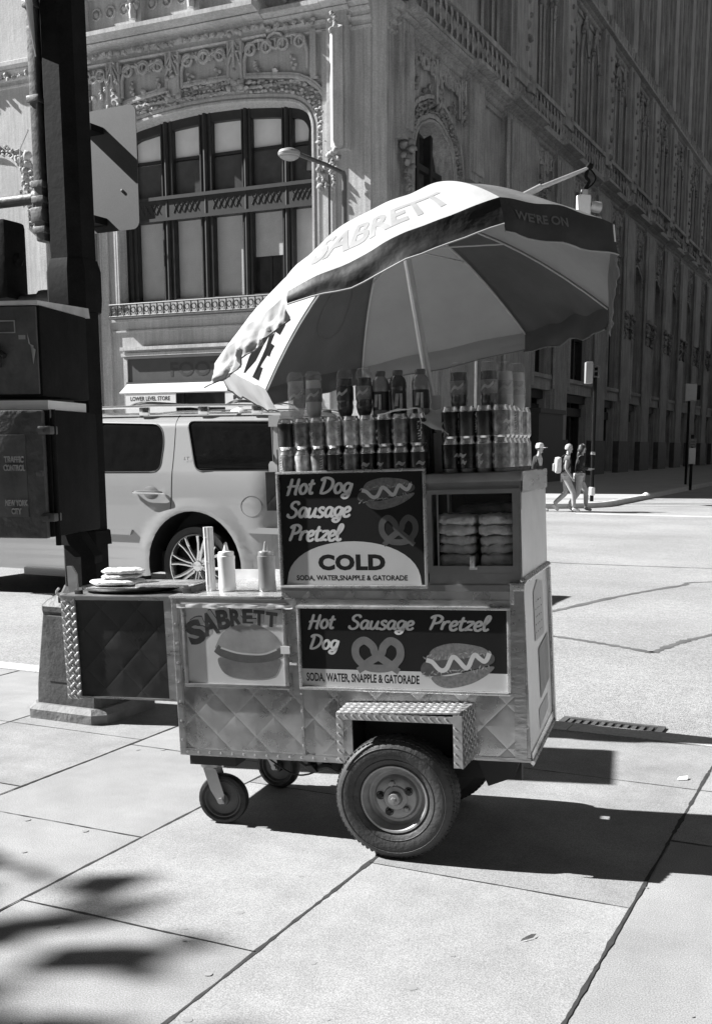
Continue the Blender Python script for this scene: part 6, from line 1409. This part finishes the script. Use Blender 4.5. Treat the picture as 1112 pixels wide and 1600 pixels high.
q = MB(); bpt = Vector((.150, .262, 1.40)).lerp(TP, .86); q.lathe([(.02, -.03), (.03, -.025), (.03, .02), (.02, .03)], loc_(bpt), tuple(TP - Vector((.150, .262, 1.40))), 14); q.build('runner', 'pole', ub)
q = MB(); q.lathe([(.0, .05), (.03, .045), (.055, .02), (.06, .012)], loc_(AP - N0 * .005), tuple(N0), 16); q.build('finial_cap', 'cl', ub)
for i in range(8):
    q = MB(); q.tube([loc_(bpt), loc_(surf(i, 0, .52, -.012))], .003, 5); q.build('stretcher', 'pole', ub)
q = MB(); q.tube(catmull([loc_(surf(1, .55, .97)), loc_(Vector((.11, .1, 1.9))), loc_(Vector((.13, .2, 1.62))), loc_(Vector((.14, .25, 1.45)))], 8), .0018, 4); q.build('cord', 'pole', ub)
# printing on the cloth
def cloth_text(body, i, t0, t1, r0, r1, m, par, off=.0013, bold=.03, sgn=1, onval=False, skew=0):
    vs, fs = letters(body, bold); vs, fs = cut([Vector((a, b, 0)) for a, b, c in vs], fs, [(0, k / 24) for k in range(1, 24)] + [(1, k / 4) for k in range(1, 4)])
    q = MB()
    if onval: q.add([loc_(val(i, t0 + (t1 - t0) * v[0], r0 + (r1 - r0) * v[1]) + Vector((0, -off, 0))) for v in vs], fs)
    else: q.add([loc_(surf(i, t0 + (t1 - t0) * v[0], r0 + (r1 - r0) * v[1] + skew * v[0], off * sgn)) for v in vs], fs)
    k = len(q.v)
    if onval: q.add([loc_(val(i, t0 + (t1 - t0) * v[0], r0 + (r1 - r0) * v[1]) + Vector((0, off, 0))) for v in vs], fs)
    return q.build('printing', m, par, 80)
cloth_text('SABRETT', 1, .06, .84, .90, .70, 'c_ink', panels[1])
cloth_text("WE'RE ON", 2, .10, .52, .55, .30, mat('valance_print', .10, .7), vals[2], onval=True, off=.004)
cloth_text('TTE', 7, .92, .22, .98, .74, mat('canopy_print_mid', .10, .75, transl=.1), panels[7], off=-.004)
cloth_text('WORLD', 6, .60, .32, .60, .68, 'c_badge', panels[6], off=-.004) if 0 else None
def badge(q):
    P = [loc_(surf(6, .48 + .20 * cos(a), .66 + .17 * sin(a), -.004)) for a in [2 * pi * k / 40 for k in range(40)]]; q.tube(P, .0016, 4, closed=True)
q = MB(); badge(q); q.build('badge_ring', M['cm'], panels[6])
for w_, r0, r1 in (('WE', .58, .53), ('CARE', .68, .63), ('WORLD', .78, .72)):
    pass

# ------------------------------------------------------------------ street trees (out of frame; they shade the pavement and show in the car glass)
def make_tree(h=9.0, cr=3.4, nleaf=13000, sd=3):
    rnd = random.Random(sd); e = empty('street_tree', None)
    q = MB(); q.tube(catmull([(0, 0, 0), (.06, .05, 1.5), (.0, .1, 3), (.1, 0, 4.5), (0, .1, h * .75)], 4), [.19 - .0085 * k for k in range(17)], 9)
    cl = []
    for k in range(22):
        a = rnd.random() * 6.28; z0 = 2.8 + rnd.random() * (h * .6 - 2.0); r = cr * (.45 + .5 * rnd.random()); tip = Vector((cos(a) * r, sin(a) * r, z0 + 1.0 + rnd.random() * 2.2)); P = catmull([(0, 0.05, z0), (tip.x * .45, tip.y * .45, z0 + .7), tuple(tip)], 4); q.tube(P, [.07 - .006 * j for j in range(len(P))], 5)
        cl.append((tip, .8 + rnd.random() * .6)); cl.append((Vector(P[5]), .6 + rnd.random() * .4))
    q.build('trunk', 'bark', e, 50)
    q = MB()
    for k in range(nleaf):
        c, r = cl[k % len(cl)]; d = Vector((rnd.gauss(0, 1), rnd.gauss(0, 1), rnd.gauss(0, .7))); d = d.normalized() * r * rnd.random() ** .4; p = c + d; s = .12 + .09 * rnd.random()
        n = Vector((rnd.gauss(0, 1), rnd.gauss(0, 1), rnd.gauss(0, 1))).normalized(); x = n.orthogonal().normalized(); y = n.cross(x)
        q.add([p - x * s * .9, p - y * s * .45, p + x * s * .9, p + y * s * .45], [(0, 1, 2, 3)])
    q.build('crown', 'leaf', e, 0); return e
t0 = make_tree(); t0.matrix_world = Matrix.Translation((-11.75, .6, 0)) @ Matrix.Scale(1.25, 4) ; tag(t0, 'street tree left of the camera that dapples the near pavement', 'tree', 'street trees')
for k, (x, y, s) in enumerate(((-9, -10, 1.3), (-3, -12, 1.5), (3.5, -10, 1.3), (9, -11, 1.5), (15, -8, 1.4), (-16, -8, 1.5), (6, -18, 1.9), (-6, -19, 1.9), (.5, -20, 1.9))):
    copy_tree(t0, mw=Matrix.Translation((x, y, 0)) @ Matrix.Rotation(k * 1.3, 4, 'Z') @ Matrix.Scale(s, 4), label='tall leafy park tree behind the camera, %s in the row counted from the far left' % words[k] if 0 else 'tall leafy park tree behind the camera, the %s of nine' % words[k])
